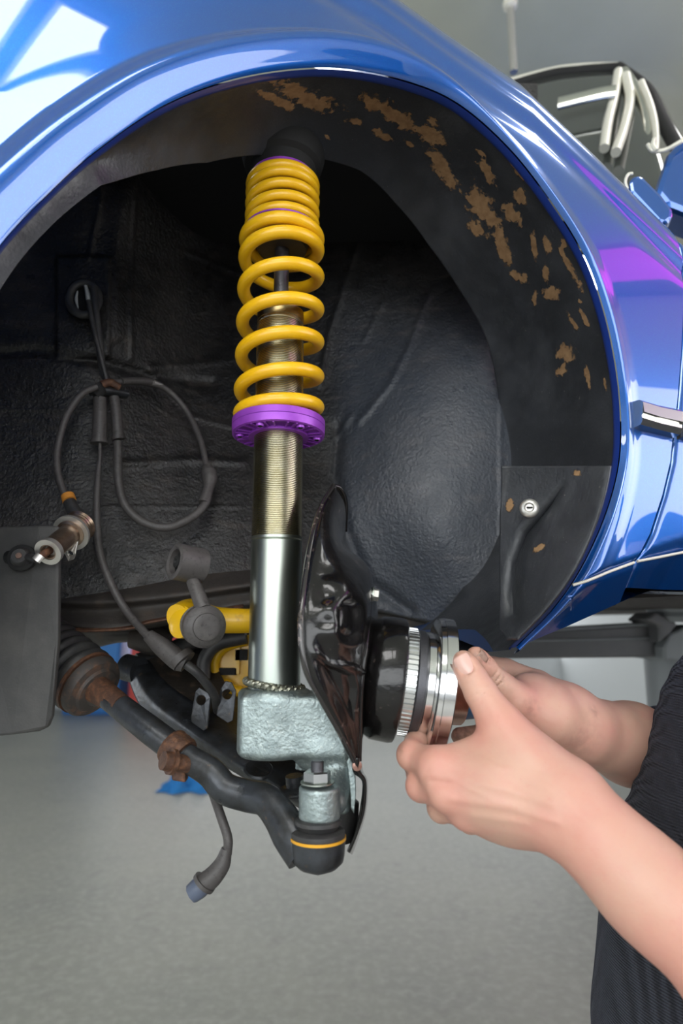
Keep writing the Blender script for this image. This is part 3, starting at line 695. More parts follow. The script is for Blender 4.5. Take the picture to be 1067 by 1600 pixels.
v, f = box_geo(sc - np.array([.001, .0150, 0]), (1, 0, 0), (0, 1, 0), (0, 0, 1), .0028, .0008, .0007); mesh('screw_slot', v, f, M_dark, scr, smooth=False)
lathe('liner_rivet', [(0, .004), (.0015, .003), (.002, 0)], at(503, 128, .60), (0, -.3, -1), M_alum, car, 16)

# front valance flap hanging at the left
flp = ats([(-60, 824, .655), (60, 821, .655), (88, 821, .658), (92, 826, .658), (91, 1000, .658), (80, 1120, .655), (74, 1136, .66), (60, 1143, .66), (20, 1148, .655), (-60, 1156, .65)])
plate('front_flap', flp, .008, (0, 1, 0), M_flap, car, .003)
# chassis rail under the inner wing
def loftpx(name, rows, m, par, n=40, k=None, thick=0):
    R_ = [spline(np.array([at(*p) for p in r]), n) for r in rows]
    k = k or len(rows) * 6
    A = np.array([spline(np.array([R_[q_][j] for q_ in range(len(R_))]), k) for j in range(n)])
    o = mesh(name, A.reshape(-1, 3), gridf(n, k), m, par)
    if thick: solid(o, thick, 0)
    return o
loftpx('chassis_rail', [[(70, 915, .80), (240, 905, .80), (400, 890, .80), (520, 890, .82)], [(70, 933, .765), (150, 938, .76), (260, 930, .76), (400, 912, .765), (520, 905, .79)], [(70, 950, .775), (150, 955, .77), (260, 945, .77), (400, 925, .775), (520, 915, .80)],
                        [(70, 972, .765), (150, 979, .755), (200, 977, .755), (300, 958, .76), (420, 940, .77), (520, 935, .79)], [(70, 980, .78), (150, 984, .77), (210, 982, .77), (300, 966, .775), (420, 948, .79), (520, 940, .81)], [(70, 985, .85), (210, 985, .85), (300, 970, .86), (420, 950, .87), (520, 945, .88)]], M_rail, car, 50, 30)
loftpx('rail_flange', [[(90, 978, .762), (130, 982, .758), (200, 978, .757), (240, 968, .758), (380, 945, .765)], [(90, 983, .755), (130, 987, .75), (200, 983, .749), (240, 972, .75), (380, 949, .758)]], M_rust, car, 40, 4, .002)
# subframe pieces under the rail, with daylight gaps between them

loftpx('subframe', [[(90, 982, .90), (170, 984, .88), (260, 975, .88), (380, 955, .88)], [(120, 995, .90), (175, 990, .88), (260, 985, .87), (380, 970, .88)], [(150, 1010, .92), (190, 1002, .89), (250, 1000, .88), (275, 993, .88)], [(150, 1012, 1.0), (190, 1004, .98), (250, 1003, .96), (275, 995, .95)]], M_rail, car, 40, 20)
tube('subframe_bush', ats([(205, 996, .86), (235, 1000, .86), (262, 1008, .86)]), [.014, .02, .016], M_rail, car, n=20, seg=20)

# ---------------------------------------------------------------- suspension strut
STR = thing('suspension_strut', 'tall threaded suspension strut with yellow spring and purple collar in the wheel arch', 'suspension strut', tuple(at(433, 1070, .66)))
def axp(z):  # axis of the strut at height z relative to the camera
    return np.array([-.0672 - .0055 * z, .66 + .05 * max(z, 0), z + CAM_H])
AXD = axp(.5) - axp(0); AXD /= np.linalg.norm(AXD)
def zfront(py, r=.0):  # height at which the near side (radius r) of the strut shows at picture row py
    e = ray(433, py); sl = e[2] / e[1]; Y = .66 - r
    z = Y * sl
    for _ in range(20): z = (.66 + .05 * max(z, 0) - r) * sl
    return z
RM, RW = .0425, .0073
crest = [630, 578, 520, 467, 412, 361, 337, 325, 312, 303, 284, 265, 253, 246]
zs = [zfront(p, RM) for p in crest]
# main spring: turns 0..5.6, upper thin turns: helper spring
def helix(turns0, turns1, zf, R, n):
    th = np.linspace(turns0, turns1, n) * 2 * PI; z = zf(th / (2 * PI)); P = []
    for a, zz in zip(th, z):
        c = axp(zz); P.append(c + np.array([R * math.sin(a), -R * math.cos(a), 0]))
    return np.array(P)
mz = [zfront(p, RM) for p in (628, 578, 520, 467, 412, 361, 339)]
mzf = lambda t: np.interp(t, [-.6, -.35, 0, 1, 2, 3, 4, 5, 5.7, 6.1, 6.6], [mz[0] - .001, mz[0] - .001, mz[0] + .001] + mz[1:5] + [mz[5], mz[6] - .0045, mz[6] + .001, mz[6] + .001])
from numpy import interp
def smoothz(f, t):
    return sum(f(t + d) for d in np.linspace(-.22, .22, 9)) / 9
P = helix(-.55, 6.5, lambda t: smoothz(mzf, t), RM, 620)
tube('main_spring', P, RW, M_spring, STR, sp=False, seg=20)
hz = [zfront(p, RM - .003) for p in (322, 303, 284, 265, 255, 250)]
hzf = lambda t: np.interp(t, [-.3, 0, 1, 2, 3, 4, 4.5], [hz[0] - .002, hz[0], hz[1], hz[2], hz[3], hz[4], hz[4] + .002])
P = helix(-.4, 4.4, lambda t: smoothz(hzf, t), RM - .0045, 420)
tube('helper_spring', P, [.0046] * 2, M_spring, STR, sp=False, seg=14) if False else mesh('helper_spring', *tube_geo(P, np.full(len(P), .0060), 14), M_spring, STR, auto=50)
# spacer between the springs and top seat
lathe('spring_spacer', [(-.001, .030), (-.001, .0440), (.001, .0440), (.001, .030), (-.001, .030)], axp(zfront(331, .042)), AXD, M_purple, STR, 48)
lathe('top_spring_seat', [(0, .028), (0, .0385), (.003, .0388), (.004, .030)], axp(hz[5] + .001), AXD, M_purple, STR, 48)
lathe('top_mount', [(0, .03), (0, .036), (.012, .040), (.016, .046), (.03, .05), (.07, .045)], axp(hz[5] + .005), AXD, M_dark, STR, 40)
# bump stop, rod
zb = zfront(372, .03)
lathe('bump_stop', [(-.002, .010), (-.002, .028), (.004, .0305), (.03, .031), (.06, .030), (.10, .03)], axp(zb + .006), AXD, M_rubber, STR, 40)
lathe('piston_rod', [(0, .0085), (.16, .0085)], axp(zfront(485, .02) - .02), AXD, M_gun, STR, 24)
# threaded upper tube
zt0 = zfront(838, .0256); zt1 = zfront(486, .0256); Rt = .0258
npitch = 128; prof = []
pitch = (zt1 - zt0 - .006) / npitch
for k in range(npitch):
    z0 = zt0 + k * pitch
    prof += [(z0, Rt - .0007), (z0 + pitch * .30, Rt + .0005), (z0 + pitch * .55, Rt + .0005), (z0 + pitch * .85, Rt - .0007)]
z0 = zt1 - .006
prof += [(z0, Rt - .0008), (z0 + .001, Rt), (z0 + .010, Rt), (z0 + .011, Rt - .0012), (z0 + .013, .020), (z0 + .0135, .009)]
base = axp(0)
def lz(pr): return [(p[0] / AXD[2], p[1]) for p in pr]
lathe('threaded_tube', lz(prof), base, AXD, M_thread, STR, 72, auto=25)
lathe('tube_cap', lz([(zt1 - .002, .0263), (zt1 + .010, .0263), (zt1 + .014, .022), (zt1 + .0145, .010)]), base, AXD, mat('brownish_zinc_cap', (.42, .33, .16), .3, 1), STR, 64)
# plain lower tube
lo = axp(0); zl0 = -.075
lathe('lower_tube', [(zl0, .0262), (zt0 - .003, .0262), (zt0 - .0022, .0252), (zt0 - .001, .0265), (zt0 + .0015, .0265), (zt0 + .002, .0256)], (lo[0], lo[1], CAM_H), (0, 0, 1), M_zinc, STR, 96, auto=30)
# weld bead
bd = []
zw = zfront(1073, .0262)
for k in range(260):
    a = 2 * PI * k / 260; r = .0275 + .0011 * math.sin(a * 70); bd.append([lo[0] + r * math.cos(a), lo[1] + r * math.sin(a), CAM_H + zw - .0005 + .0006 * math.sin(a * 70 + 1.3) - .004 * math.cos(a)])
bd.append(bd[0]); tube('weld_bead', bd, .0036, mat('weld_bead_metal', (.32, .32, .26), .35, .9, bump=[(400, .4, .001)]), STR, sp=False, seg=8, caps=False)
# purple collar with notches on its under side
zc = mz[0] - RW - .0125; RC = .0505
col = lathe('spring_collar', [(.003, .0265), (.003, .046), (.004, RC - .001), (.005, RC), (.0115, RC), (.0125, RC - .001), (.0125, .0265)], axp(zc), AXD, M_purple, STR, 96, auto=30)
lathe('collar_hub', [(-.007, .0266), (-.007, .0325), (.004, .0325), (.004, .0266)], axp(zc), AXD, M_purple, col, 72, auto=30)
A_, B_, C_ = basis(AXD)
lathe('collar_rim', [(-.004, RC - .0045), (-.005, RC - .003), (-.004, RC - .0006), (.004, RC), (.004, RC - .0045), (-.004, RC - .0045)], axp(zc), AXD, M_purple, col, 96, auto=30)
for k in range(12):
    a = 2 * PI * (k + .28) / 12; rd = B_ * math.cos(a) + C_ * math.sin(a); tg = np.cross(A_, rd)
    if k % 2 == 0:
        v, f = lathe_geo([(-.0065, .0032), (-.0075, .0042), (.003, .0055)], axp(zc) + rd * .0415, AXD, 20)
        mesh('collar_boss', v, f, M_purple, col, auto=40)
        lathe('boss_hole', [(-.0077, .0022), (-.0072, .0021)], axp(zc) + rd * .0415, AXD, M_dark, col, 12)
    for sgn in (-1, 1):
        rd2 = rd * math.cos(.16 * sgn) + tg * math.sin(.16 * sgn)
        v, f = box_geo(axp(zc) + rd2 * .0395 - AXD * .001, rd2, tg, AXD, .0075, .0010, .0045)
        o = mesh('collar_rib', v, f, M_purple, col, smooth=False)
# casting: SDF
FR = np.eye(3)
s = SDF(np.array([-.125, .575, CAM_H - .20]), np.array([.05, .72, CAM_H - .045]), .0011)
c0 = np.array([lo[0], .66, CAM_H])
zt = zfront(1092, .03)
s.cyl(c0 + [0, 0, -.125], c0 + [0, 0, zt + .007], .0355, .006)
s.rbox(c0 + [.022, -.004, -.0985 + .004], FR, (.052, .030, .0285), .006, .006)
s.rbox(c0 + [.055, .002, -.105], FR, (.030, .024, .030), .006, .01)
th = math.radians(22); R2 = np.array([[math.cos(th), 0, -math.sin(th)], [0, 1, 0], [math.sin(th), 0, math.cos(th)]])
s.rbox(c0 + [-.012, 0, -.166], R2, (.060, .08, .018), .004, .01, 'sub')                    # cut the sloping underside
s.rbox(at(517, 1212, .645), FR, (.018, .015, .032), .006, .012)                            # leg down to the steering eye
s.chain(ats([(515, 1195, .645), (522, 1225, .635), (520, 1252, .618)]), [.012, .013, .013], .008)
eye0 = at(499, 1279, .60); eye1 = at(500, 1228, .60)
s.cyl(eye0, eye0 + [0, 0, eye1[2] - eye0[2]], .0182, .002, .003)

V, Fq = s.mesh(); mesh('knuckle_casting', V, Fq, M_cast, STR)
hexa('casting_nut', at(474, 1202, .66), (0, 0, 1), .008, .008, M_cast, STR)
# little flange lip on the right of the casting
loftpx('casting_edge', [[(533, 1172, .632), (541, 1190, .63), (547, 1235, .628), (548, 1262, .628)], [(543, 1160, .632), (553, 1190, .63), (556, 1235, .628), (553, 1270, .628)]], M_cast, STR, 20, 6, .004)

# ---------------------------------------------------------------- steering tie rod
TR = thing('tie_rod', 'dark steering tie rod with pleated boot, rusty clamp and ball joint', 'tie rod', tuple(at(330, 1190, .64)))
eb = at(497, 1300, .60)
def zrel(py, Y): return at(497, py, Y)[2]
bx_, by_ = eb[0], .60
def lat(name, pr, m, seg=56): return lathe(name, [(zrel(p, .60 - r) - CAM_H, r) for p, r in pr], (bx_, by_, CAM_H), (0, 0, 1), m, TR, seg)
lat('ball_joint_body', [(1368, .0), (1366, .017), (1360, .0220), (1350, .0232), (1322, .0240), (1318, .0225), (1318, .010)], M_arm)
lat('ball_joint_boot', [(1327, .0225), (1319, .0238), (1312, .0234), (1307, .0205), (1304, .0172), (1301, .0185), (1297, .0208), (1291, .0205), (1286, .0170), (1283, .0130), (1279, .0125), (1279, .008)], M_rubber)
lathe('boot_ring_lower', [(-.0009, .0235), (-.0012, .0245), (.0012, .0245), (.0009, .0232)], (bx_, by_, zrel(1323, .5755)), (0, 0, 1), M_yring, TR, 56)
lathe('boot_ring_upper', [(-.0009, .0130), (-.0012, .0142), (.0012, .0142), (.0009, .0130)], (bx_, by_, zrel(1285, .586)), (0, 0, 1), M_yring, TR, 48)
zn = zrel(1228, .585)
lathe('washer', [(0, .006), (0, .0150), (.0012, .0150), (.0012, .006)], (bx_ - .001, by_, zn - .001), (0, 0, 1), M_zinc, TR, 36)
hexa('nut', (bx_ - .001, by_, zn), (0, 0, 1), .0125, .0095, M_steel2, TR)
lathe('stud', [(0, .0058), (.017, .0058), (.018, .005)], (bx_ - .001, by_, zn), (0, 0, 1), M_gun, TR, 24)
# arm from ball joint back to the sleeve
ap = ats([(284, 1178, .660), (305, 1192, .655), (330, 1208, .65), (352, 1232, .645), (385, 1243, .64), (415, 1250, .63), (437, 1275, .62), (455, 1305, .61), (475, 1335, .602)])
tube('track_rod_end', ap, [.0125, .0135, .0145, .0145, .0145, .0160, .0180, .018], M_arm, TR, n=60, seg=24, flat=.85)
tube('rod_sleeve', ats([(158, 1082, .705), (185, 1102, .690), (235, 1141, .672), (290, 1182, .66)]), [.0115, .0125, .0135, .0135], M_arm, TR, n=30, seg=24)
tube('rod_neck', ats([(150, 1076, .712), (190, 1103, .686)]), [.015, .0112], M_rust, TR, n=10, seg=20)
ca, cb = at(262, 1160, .667), at(292, 1186, .657); cd = (cb - ca) / np.linalg.norm(cb - ca); cm = (ca + cb) / 2
cl = lathe('clamp', [(-.010, .0138), (-.010, .0165), (-.007, .0178), (-.003, .0172), (0, .0178), (.003, .0172), (.007, .0178), (.010, .0165), (.010, .0138)], cm, cd, M_rust, TR, 40)
pb_ = at(268, 1185, .648)
lathe('clamp_bolt', [(-.004, 0), (-.0035, .0085), (.004, .0090), (.004, .0118), (.008, .0118), (.010, .0080), (.026, .0080)], pb_ + np.array([-.002, -.012, 0]), (.75, .62, -.25), M_rust, cl, 24)
plate('clamp_ear', [cm + q_ for q_ in (np.array([-.004, -.008, -.008]), np.array([.010, -.008, -.012]), np.array([.012, -.010, -.028]), np.array([-.002, -.010, -.026]))], .012, (0, 1, .1), M_rust, cl, .002)
# rack boot
b0, b1 = at(88, 1028, .745), at(158, 1084, .715); bd_ = (b1 - b0); bL = np.linalg.norm(bd_); bd_ /= bL
pr = [(-.06, .030)]
for k in range(7):
    zz = -.055 + k * .0135; pr += [(zz, .031), (zz + .003, .0365), (zz + .0065, .0375), (zz + .010, .0365), (zz + .0125, .031)]
pr += [(.041, .033), (.045, .0365), (.049, .0370), (.053, .035)]
bt = lathe('rack_boot', pr, b0, bd_, M_rubber, TR, 64, auto=60)
lathe('boot_band', [(.0535, .034), (.0535, .0362), (.0575, .0362), (.0575, .034)], b0, bd_, M_rust, bt, 64)
lathe('boot_end', [(.0575, .0330), (.059, .0345), (.066, .0345), (.070, .032), (.072, .026), (.075, .024), (.077, .016), (.086, .013), (.088, .011)], b0, bd_, mat('rusty_rubber_end', (.045, .038, .034), .6, noise=[(70, (.14, .07, .04), .5, .7)], bump=[(200, .3, .001)]), TR, 56)

# ---------------------------------------------------------------- control arm
CA = thing('control_arm', 'wide black pressed steel control arm sweeping down behind the tie rod', 'control arm', tuple(at(400, 1200, .74)))
loftpx('arm_shell', [[(195, 1040, .86), (225, 1110, .82), (300, 1165, .76), (370, 1207, .72), (430, 1243, .70), (470, 1262, .69), (520, 1300, .68)],
                     [(205, 1036, .85), (240, 1090, .81), (305, 1143, .75), (380, 1195, .705), (435, 1232, .685), (480, 1255, .675), (535, 1290, .675)],
                     [(215, 1032, .86), (258, 1070, .83), (320, 1120, .78), (385, 1168, .73), (440, 1210, .70), (490, 1235, .69), (545, 1262, .685)],
                     [(222, 1022, .90), (300, 1040, .88), (352, 1085, .84), (405, 1150, .78), (450, 1188, .74), (500, 1210, .72), (548, 1235, .71)],
                     [(228, 1000, .95), (330, 1010, .94), (370, 1060, .90), (420, 1135, .83), (460, 1172, .78), (505, 1196, .75), (548, 1222, .73)]], M_arm, CA, 60, 40, .003)
loftpx('arm_floor', [[(232, 1030, .845), (262, 1068, .815), (330, 1115, .772)], [(255, 1022, .86), (300, 1050, .85), (345, 1095, .80)], [(262, 1010, .88), (325, 1030, .87), (360, 1080, .82)]], mat('black_brown_pressing', (.018, .015, .012), .5, noise=[(50, (.09, .06, .04), .55, .75)], bump=[(150, .4, .002)]), CA, 30, 16)
ho = at(404, 1203, .700); lathe('drain_hole', [(-.001, .0125), (.0015, .0145), (.003, .0125), (.0005, .0115), (0, 0)], ho, (.15, -.45, .9), M_dark, CA, 32)
lathe('hole_lip', [(-.001, .0115), (.0012, .0155), (.0030, .0138), (.0022, .0115)], ho + [0, -.0005, 0], (.15, -.45, .9), M_arm, CA, 32)
lathe('ball_joint', [(-.030, .012), (-.028, .020), (-.01, .0235), (.006, .0235), (.010, .018), (.020, .011)], at(523, 1262, .665), (.05, 0, 1), M_rubber, CA, 40)
lathe('joint_washer', [(0, .004), (0, .0185), (.002, .019), (.004, .017), (.006, .009), (.016, .0088)], at(462, 1238, .665), (-.1, -.1, 1), M_arm, CA, 40)
# two bracket tabs standing on the arm
def tab(pxs, Y, hole, rot):
    P = [at(*p, Y) for p in pxs]; h = at(*hole, Y)
    return plate('bracket_tab', P, .003, rot, M_arm, CA, .0008, holes=[(h, .0052)])
tab([(299, 1128), (298, 1120), (305, 1080), (311, 1074), (325, 1082), (329, 1090), (324, 1138), (318, 1142)], .735, (314, 1094), (.15, 1, 0))
tab([(338, 1118), (345, 1075), (352, 1064), (362, 1066), (369, 1080), (364, 1126), (356, 1130)], .745, (355, 1085), (-.1, 1, 0))
tube('control_arm_pivot', ats([(196, 1042, .86), (218, 1048, .85)]), .017, M_arm, CA, n=6, seg=24)
tube('arm_leg', ats([(215, 1035, .88), (260, 1022, .90), (330, 990, .93), (400, 985, .94)]), [.012, .014, .012, .012], M_rubber, CA, n=30)

# ---------------------------------------------------------------- anti-roll bar link
DL = thing('drop_link', 'short grey drop link with a rubber bush at each end, left of the strut', 'drop link', tuple(at(310, 940, .66)))
ua = np.array([-.75, -.62, .12]); ua /= np.linalg.norm(ua); uc = at(294, 881, .65)
up_ = lathe('upper_eye', [(-.015, .0125), (-.0165, .0150), (-.0150, .0185), (.0150, .0185), (.0165, .0150), (.015, .0125), (-.015, .0125)], uc, ua, M_rubberg, DL, 44, auto=30)
lathe('upper_bush', [(-.012, .014), (.0085, .0128), (.0090, .0100), (.0060, .0070), (.0135, .0062), (.0145, .0030), (.0105, 0)], uc, ua, M_dark, up_, 36)
tube('link_rod', ats([(301, 908, .648), (308, 925, .642), (318, 952, .636)]), [.0066, .0072, .0080], M_rubberg, DL, n=16, seg=18)
lb = np.array([.42, -.88, -.08]); lb /= np.linalg.norm(lb); lc = at(318, 978, .640)
lathe('lower_eye', [(-.022, .014), (-.021, .019), (-.012, .0205), (-.009, .0165), (-.006, .0205), (.006, .0210), (.010, .018), (.012, .0135), (.0145, .0130), (.0155, .010), (.0150, .006), (.0155, 0)], lc, lb, M_rubberg, DL, 48, auto=35)
# yellow anti-roll bar behind
YB = thing('anti_roll_bar', 'thick yellow tube running behind the strut', 'bar', tuple(at(340, 968, .70)))
tube('bar', ats([(278, 966, .665), (300, 958, .685), (335, 968, .70), (390, 970, .71), (470, 968, .72), (540, 975, .74)]), [.0145, .0155, .0140, .0132, .0132, .013], M_yellowm, YB, n=50, seg=24)
lathe('bar_end', [(-.004, .012), (-.002, .0165), (.010, .0160), (.014, .013)], at(284, 972, .663), (.5, .8, -.1), M_yellowm, YB, 30)
YC = thing('yellow_bracket', 'yellow painted bracket with square slots behind the strut', 'bracket', tuple(at(360, 1040, .86)))
P = ats([(330, 1062, .86), (328, 1030, .86), (345, 1002, .86), (368, 994, .86), (400, 990, .86), (445, 1000, .86), (455, 1150, .86), (440, 1205, .86), (400, 1180, .86), (372, 1110, .86), (352, 1098, .86)])
yb = plate('bracket_plate', P, .02, (0, 1, 0), M_yellowm, YC, .004)
for (x_, y_, w_, h_) in ((378, 1023, 9, 8), (356, 1049, 14, 5), (372, 1030, 3, 22)):
    c_ = at(x_, y_, .858); sx = .86 / FPX
    v, f = box_geo(c_, (1, 0, 0), (0, 1, 0), (0, 0, 1), w_ * sx, .006, h_ * sx); mesh('slot', v, f, M_dark if w_ > 3 else M_yellowm, yb, smooth=False)
tube('bracket_rib', ats([(338, 1062, .855), (336, 1032, .853), (352, 1012, .853), (385, 1002, .853)]), .006, M_yellowm, yb, n=20)
tube('bracket_rib', ats([(345, 1085, .855), (352, 1070, .85), (360, 1078, .85), (376, 1082, .852)]), .008, M_yellowm, yb, n=20)
tube('steering_bellow_hose', ats([(318, 1060, .83), (320, 1030, .83), (340, 1006, .83), (385, 995, .83)]), .009, M_rubber, YC, n=24)

# ---------------------------------------------------------------- dust shield and hub
HUBC = np.array([.03, .66, CAM_H - .050]); HA = np.array([math.cos(math.radians(8.5)), .0, -math.sin(math.radians(8.5))])
DS = thing('brake_dust_shield', 'glossy black pressed brake dust shield between strut and hub', 'dust shield', tuple(at(520, 1000, .58)))
rows = [[(521, 759, .670), (499, 800, .625), (484, 860, .585), (474, 930, .555), (470, 985, .545), (478, 1045, .545), (502, 1092, .555), (530, 1142, .575), (553, 1188, .600)],
        [(524, 762, .668), (506, 800, .622), (494, 860, .582), (486, 930, .552), (483, 985, .542), (492, 1045, .543), (512, 1092, .553), (536, 1140, .573), (554, 1186, .600)],
        [(531, 772, .672), (517, 810, .628), (510, 860, .588), (505, 930, .555), (503, 980, .543), (508, 1035, .552), (526, 1080, .562), (543, 1130, .580), (556, 1186, .602)],
        [(537, 784, .680), (528, 830, .645), (533, 872, .600), (540, 920, .560), (540, 975, .545), (530, 1022, .553), (542, 1070, .565), (550, 1120, .582), (558, 1186, .603)],
        [(540, 800, .690), (534, 850, .665), (556, 876, .625), (566, 925, .590), (566, 985, .572), (556, 1028, .572), (556, 1070, .575), (555, 1120, .585), (559, 1186, .604)],
        [(539, 830, .70), (538, 855, .675), (572, 884, .650), (579, 930, .625), (574, 990, .600), (566, 1040, .590), (563, 1080, .590), (561, 1130, .595), (561, 1188, .606)],
        [(540, 850, .72), (560, 880, .70), (580, 905, .690), (588, 950, .680), (590, 1000, .670), (585, 1050, .660), (576, 1090, .650), (568, 1130, .63), (562, 1188, .62)]]
n1, n2 = 110, 64
R_ = [spline(np.array([at(*p) for p in r]), n1) for r in rows]
A = np.array([spline(np.array([R_[k][j] for k in range(len(R_))]), n2) for j in range(n1)])
X_, Y_ = project(A)
nrm = np.cross(np.gradient(A, axis=0), np.gradient(A, axis=1)); nrm /= np.linalg.norm(nrm, axis=2)[..., None] + 1e-12
nrm *= np.sign(-nrm[..., 1:2] + 1e-9)
dsp = -.007 * sst(-seg(X_, Y_, [(545, 955), (548, 985)]), -26, -12)                          # pocket
def inpoly(x, y, pl):
    r = np.zeros(x.shape, bool); m_ = len(pl)
    for a in range(m_):
        x1, y1 = pl[a]; x2, y2 = pl[(a + 1) % m_]; c = ((y1 > y) != (y2 > y)) & (x < (x2 - x1) * (y - y1) / (y2 - y1 + 1e-12) + x1); r ^= c
    return r
tri = [(503, 1036), (555, 1052), (560, 1075), (553, 1125), (546, 1120), (520, 1070)]
dsp = dsp - .006 * np.where(inpoly(X_, Y_, tri), sst(seg(X_, Y_, tri + tri[:1]), 0, 6), 0)
dsp = dsp + .0025 * np.exp(-(seg(X_, Y_, [(492, 1020), (515, 1036), (548, 1042), (566, 1050)]) / 4) ** 2) + .002 * np.sin(Y_ * .16) * np.exp(-((X_ - 512) / 14) ** 2) * sst(Y_, 880, 910) * (1 - sst(Y_, 980, 1010))
A = A + nrm * dsp[..., None]
sh = mesh('shield_plate', A.reshape(-1, 3), gridf(n1, n2), M_gloss, DS); solid(sh, .0022, 0)
tube('rolled_edge', R_[0], .0030, mat('worn_black_edge', (.03, .027, .026), .2, .3, .8, .1, noise=[(90, (.30, .24, .22), .56, .68)]), DS, sp=False, seg=12)
tube('rolled_edge', ats([(521, 759, .670), (532, 764, .675), (540, 785, .685), (539, 830, .70)]), .0026, M_gloss, DS, n=24)
tube('centre_edge', ats([(583, 905, .655), (590, 950, .66), (578, 930, .625), (573, 1000, .598), (566, 1050, .590), (563, 1100, .592), (561, 1188, .606)][2:]), .0024, M_gloss, DS, n=30)
# lower limb of the shield seen edge on
loftpx('lower_limb', [[(552, 1184, .600), (552, 1205, .605), (567, 1222, .61), (563, 1265, .62), (556, 1300, .63), (543, 1330, .64)], [(560, 1184, .600), (562, 1205, .605), (571, 1222, .61), (569, 1265, .62), (558, 1302, .63), (546, 1332, .64)],
                      [(563, 1184, .64), (566, 1205, .65), (573, 1222, .66), (571, 1265, .68), (560, 1305, .70), (549, 1335, .72)]], M_gloss, DS, 40, 12, .002)
lathe('limb_bead', [(-.003, 0), (-.002, .004), (.002, .0045), (.003, 0)], at(557, 1196, .602), (.3, -1, 0), mat('worn_copper_edge', (.35, .2, .16), .3, .6), DS, 16)
hx = at(581, 929, .640)
lathe('washer', [(0, .004), (0, .0075), (.0015, .0075), (.0015, .003)], hx - HA * .0, HA, M_zinc, DS, 24)
hb = hexa('shield_bolt', hx + HA * .001, HA, .0062, .0060, M_alum, DS)
plate('bolt_tab', ats([(575, 905, .645), (580, 908, .645), (582, 930, .645), (575, 940, .645)]), .004, (0, 1, 0), M_yellowm, DS)

HB = thing('wheel_hub', 'bright machined wheel hub with toothed ring held by both hands', 'wheel hub', tuple(HUBC + HA * .07))
def hd_(a): return float(np.interp(a, [-0.01, 0.0365, 0.0515, 0.064, 0.0712, 0.0905, 0.1135, 0.13], [-0.01, 0.029, 0.04, 0.049, 0.058, 0.0745, 0.094, 0.108]))
def hubl(name, pr, m, seg=96, **k): return lathe(name, [(hd_(a), r) for a, r in pr], HUBC, HA, m, HB, seg, **k)
# distances along HA from HUBC: x = .03 + d
hubl('bearing_housing', [(-.010, .02), (-.010, .045), (-.006, .052), (.0, .056), (.008, .0600), (.0300, .0610), (.0345, .0600), (.0365, .0575), (.0365, .035)], M_gloss)
nt_ = 66
def teeth(R, t_, z_): return np.where((R > .049), R - .0022 * (np.sin(t_ * nt_) > .1), R)
hubl('tone_ring', [(.0365, .040), (.0365, .0512), (.0375, .0530), (.0505, .0530), (.0515, .0512), (.0515, .040)], M_steel2, seg=nt_ * 8, rmod=teeth, auto=25)
hubl('tone_ring_back', [(.0370, .030), (.0370, .0498), (.0510, .0498), (.0510, .030)], M_gun)
hubl('seal_ring', [(.0515, .030), (.0515, .0500), (.0530, .0515), (.0620, .0515), (.0640, .0500), (.0640, .030)], M_gun)
hubl('inner_shoulder', [(.0640, .03), (.0640, .0500), (.0650, .0510), (.0700, .0512), (.0712, .050), (.0712, .03)], M_steel)
hubl('hub_flange', [(.0712, .02), (.0712, .0645), (.0722, .0660), (.0775, .0664), (.0780, .0672), (.0895, .0672), (.0905, .0662), (.0905, .020)], M_steel, seg=128)
hubl('hub_pilot', [(.0905, .010), (.0905, .0370), (.0925, .0382), (.0960, .0382), (.0965, .0360), (.0990, .0355), (.1120, .0340), (.1135, .0325), (.1135, .010)], M_redsteel)
hubl('hub_cap', [(.1135, .010), (.1135, .0290), (.1160, .0285), (.1280, .0260), (.1300, .022), (.1300, 0)], M_blueg)
for k in range(4):
    a = PI / 4 + k * PI / 2 + .5; a0, b0_, c0_ = basis(HA); p_ = HUBC + HA * .0740 + .052 * (b0_ * math.cos(a) + c0_ * math.sin(a))
    lathe('bolt_hole', [(0, .0062), (.0009, .0060), (.0009, .0)], p_, HA, M_dark, HB, 20)

# ---------------------------------------------------------------- hoses and cables on the inner wing
def yin(px, py):  # depth of the inner wing there
    return float(np.interp(0, [0], [0])) + float(tps(CP, np.array([[px, py]]))[0])
def on(px, py, off): return at(px, py, yin(px, py) - off)
def onl(pts, off): return [on(*p, off) for p in pts]
HP = thing('cable_grommet_plate', 'oval rubber grommet in the inner wing with cables passing through', 'grommet', tuple(on(130, 470, .01)))
pts_ = [on(131 + 23 * math.cos(a), 467 + 25 * math.sin(a), .018) for a in np.linspace(0, 2 * PI, 24, endpoint=False)]
tube('grommet_ring', spline(pts_, 60, True).tolist() + [spline(pts_, 60, True)[0].tolist()], .0055, M_rubber, HP, sp=False, caps=False)
plate('grommet_hole', [on(131 + 18 * math.cos(a), 467 + 22 * math.sin(a), .0135) for a in np.linspace(0, 2 * PI, 24, endpoint=False)], .002, (0, 1, 0), M_dark, HP)
M_lit = mat('pale_sleeve', (.42, .44, .42), .6)
tube('pale_sleeve', onl([(134, 447), (139, 468), (141, 488)], .020), [.003, .0055, .004], M_lit, HP, n=12, flat=.7)
tube('pale_sleeve', onl([(121, 455), (119, 468), (122, 482)], .018), [.001, .0022, .001], M_lit, HP, n=12)
BH = thing('brake_hose', 'looped dark brake hose with a rubber grommet on its right bend', 'hose', tuple(on(180, 610, .03)))
tube('upper_hose', onl([(146, 450), (150, 490), (156, 540), (160, 575), (170, 600)], .024) , .0048, M_rubber, BH, n=40)
tube('hose_loop', onl([(172, 598), (205, 596), (238, 600), (262, 610), (290, 640), (312, 685), (323, 730)], .034), .0040, M_rubberg, BH, n=60)
tube('hose_ferrule', onl([(190, 596), (215, 595), (238, 597)], .036), [.0046, .0048, .0048], M_rubberg, BH, n=12)
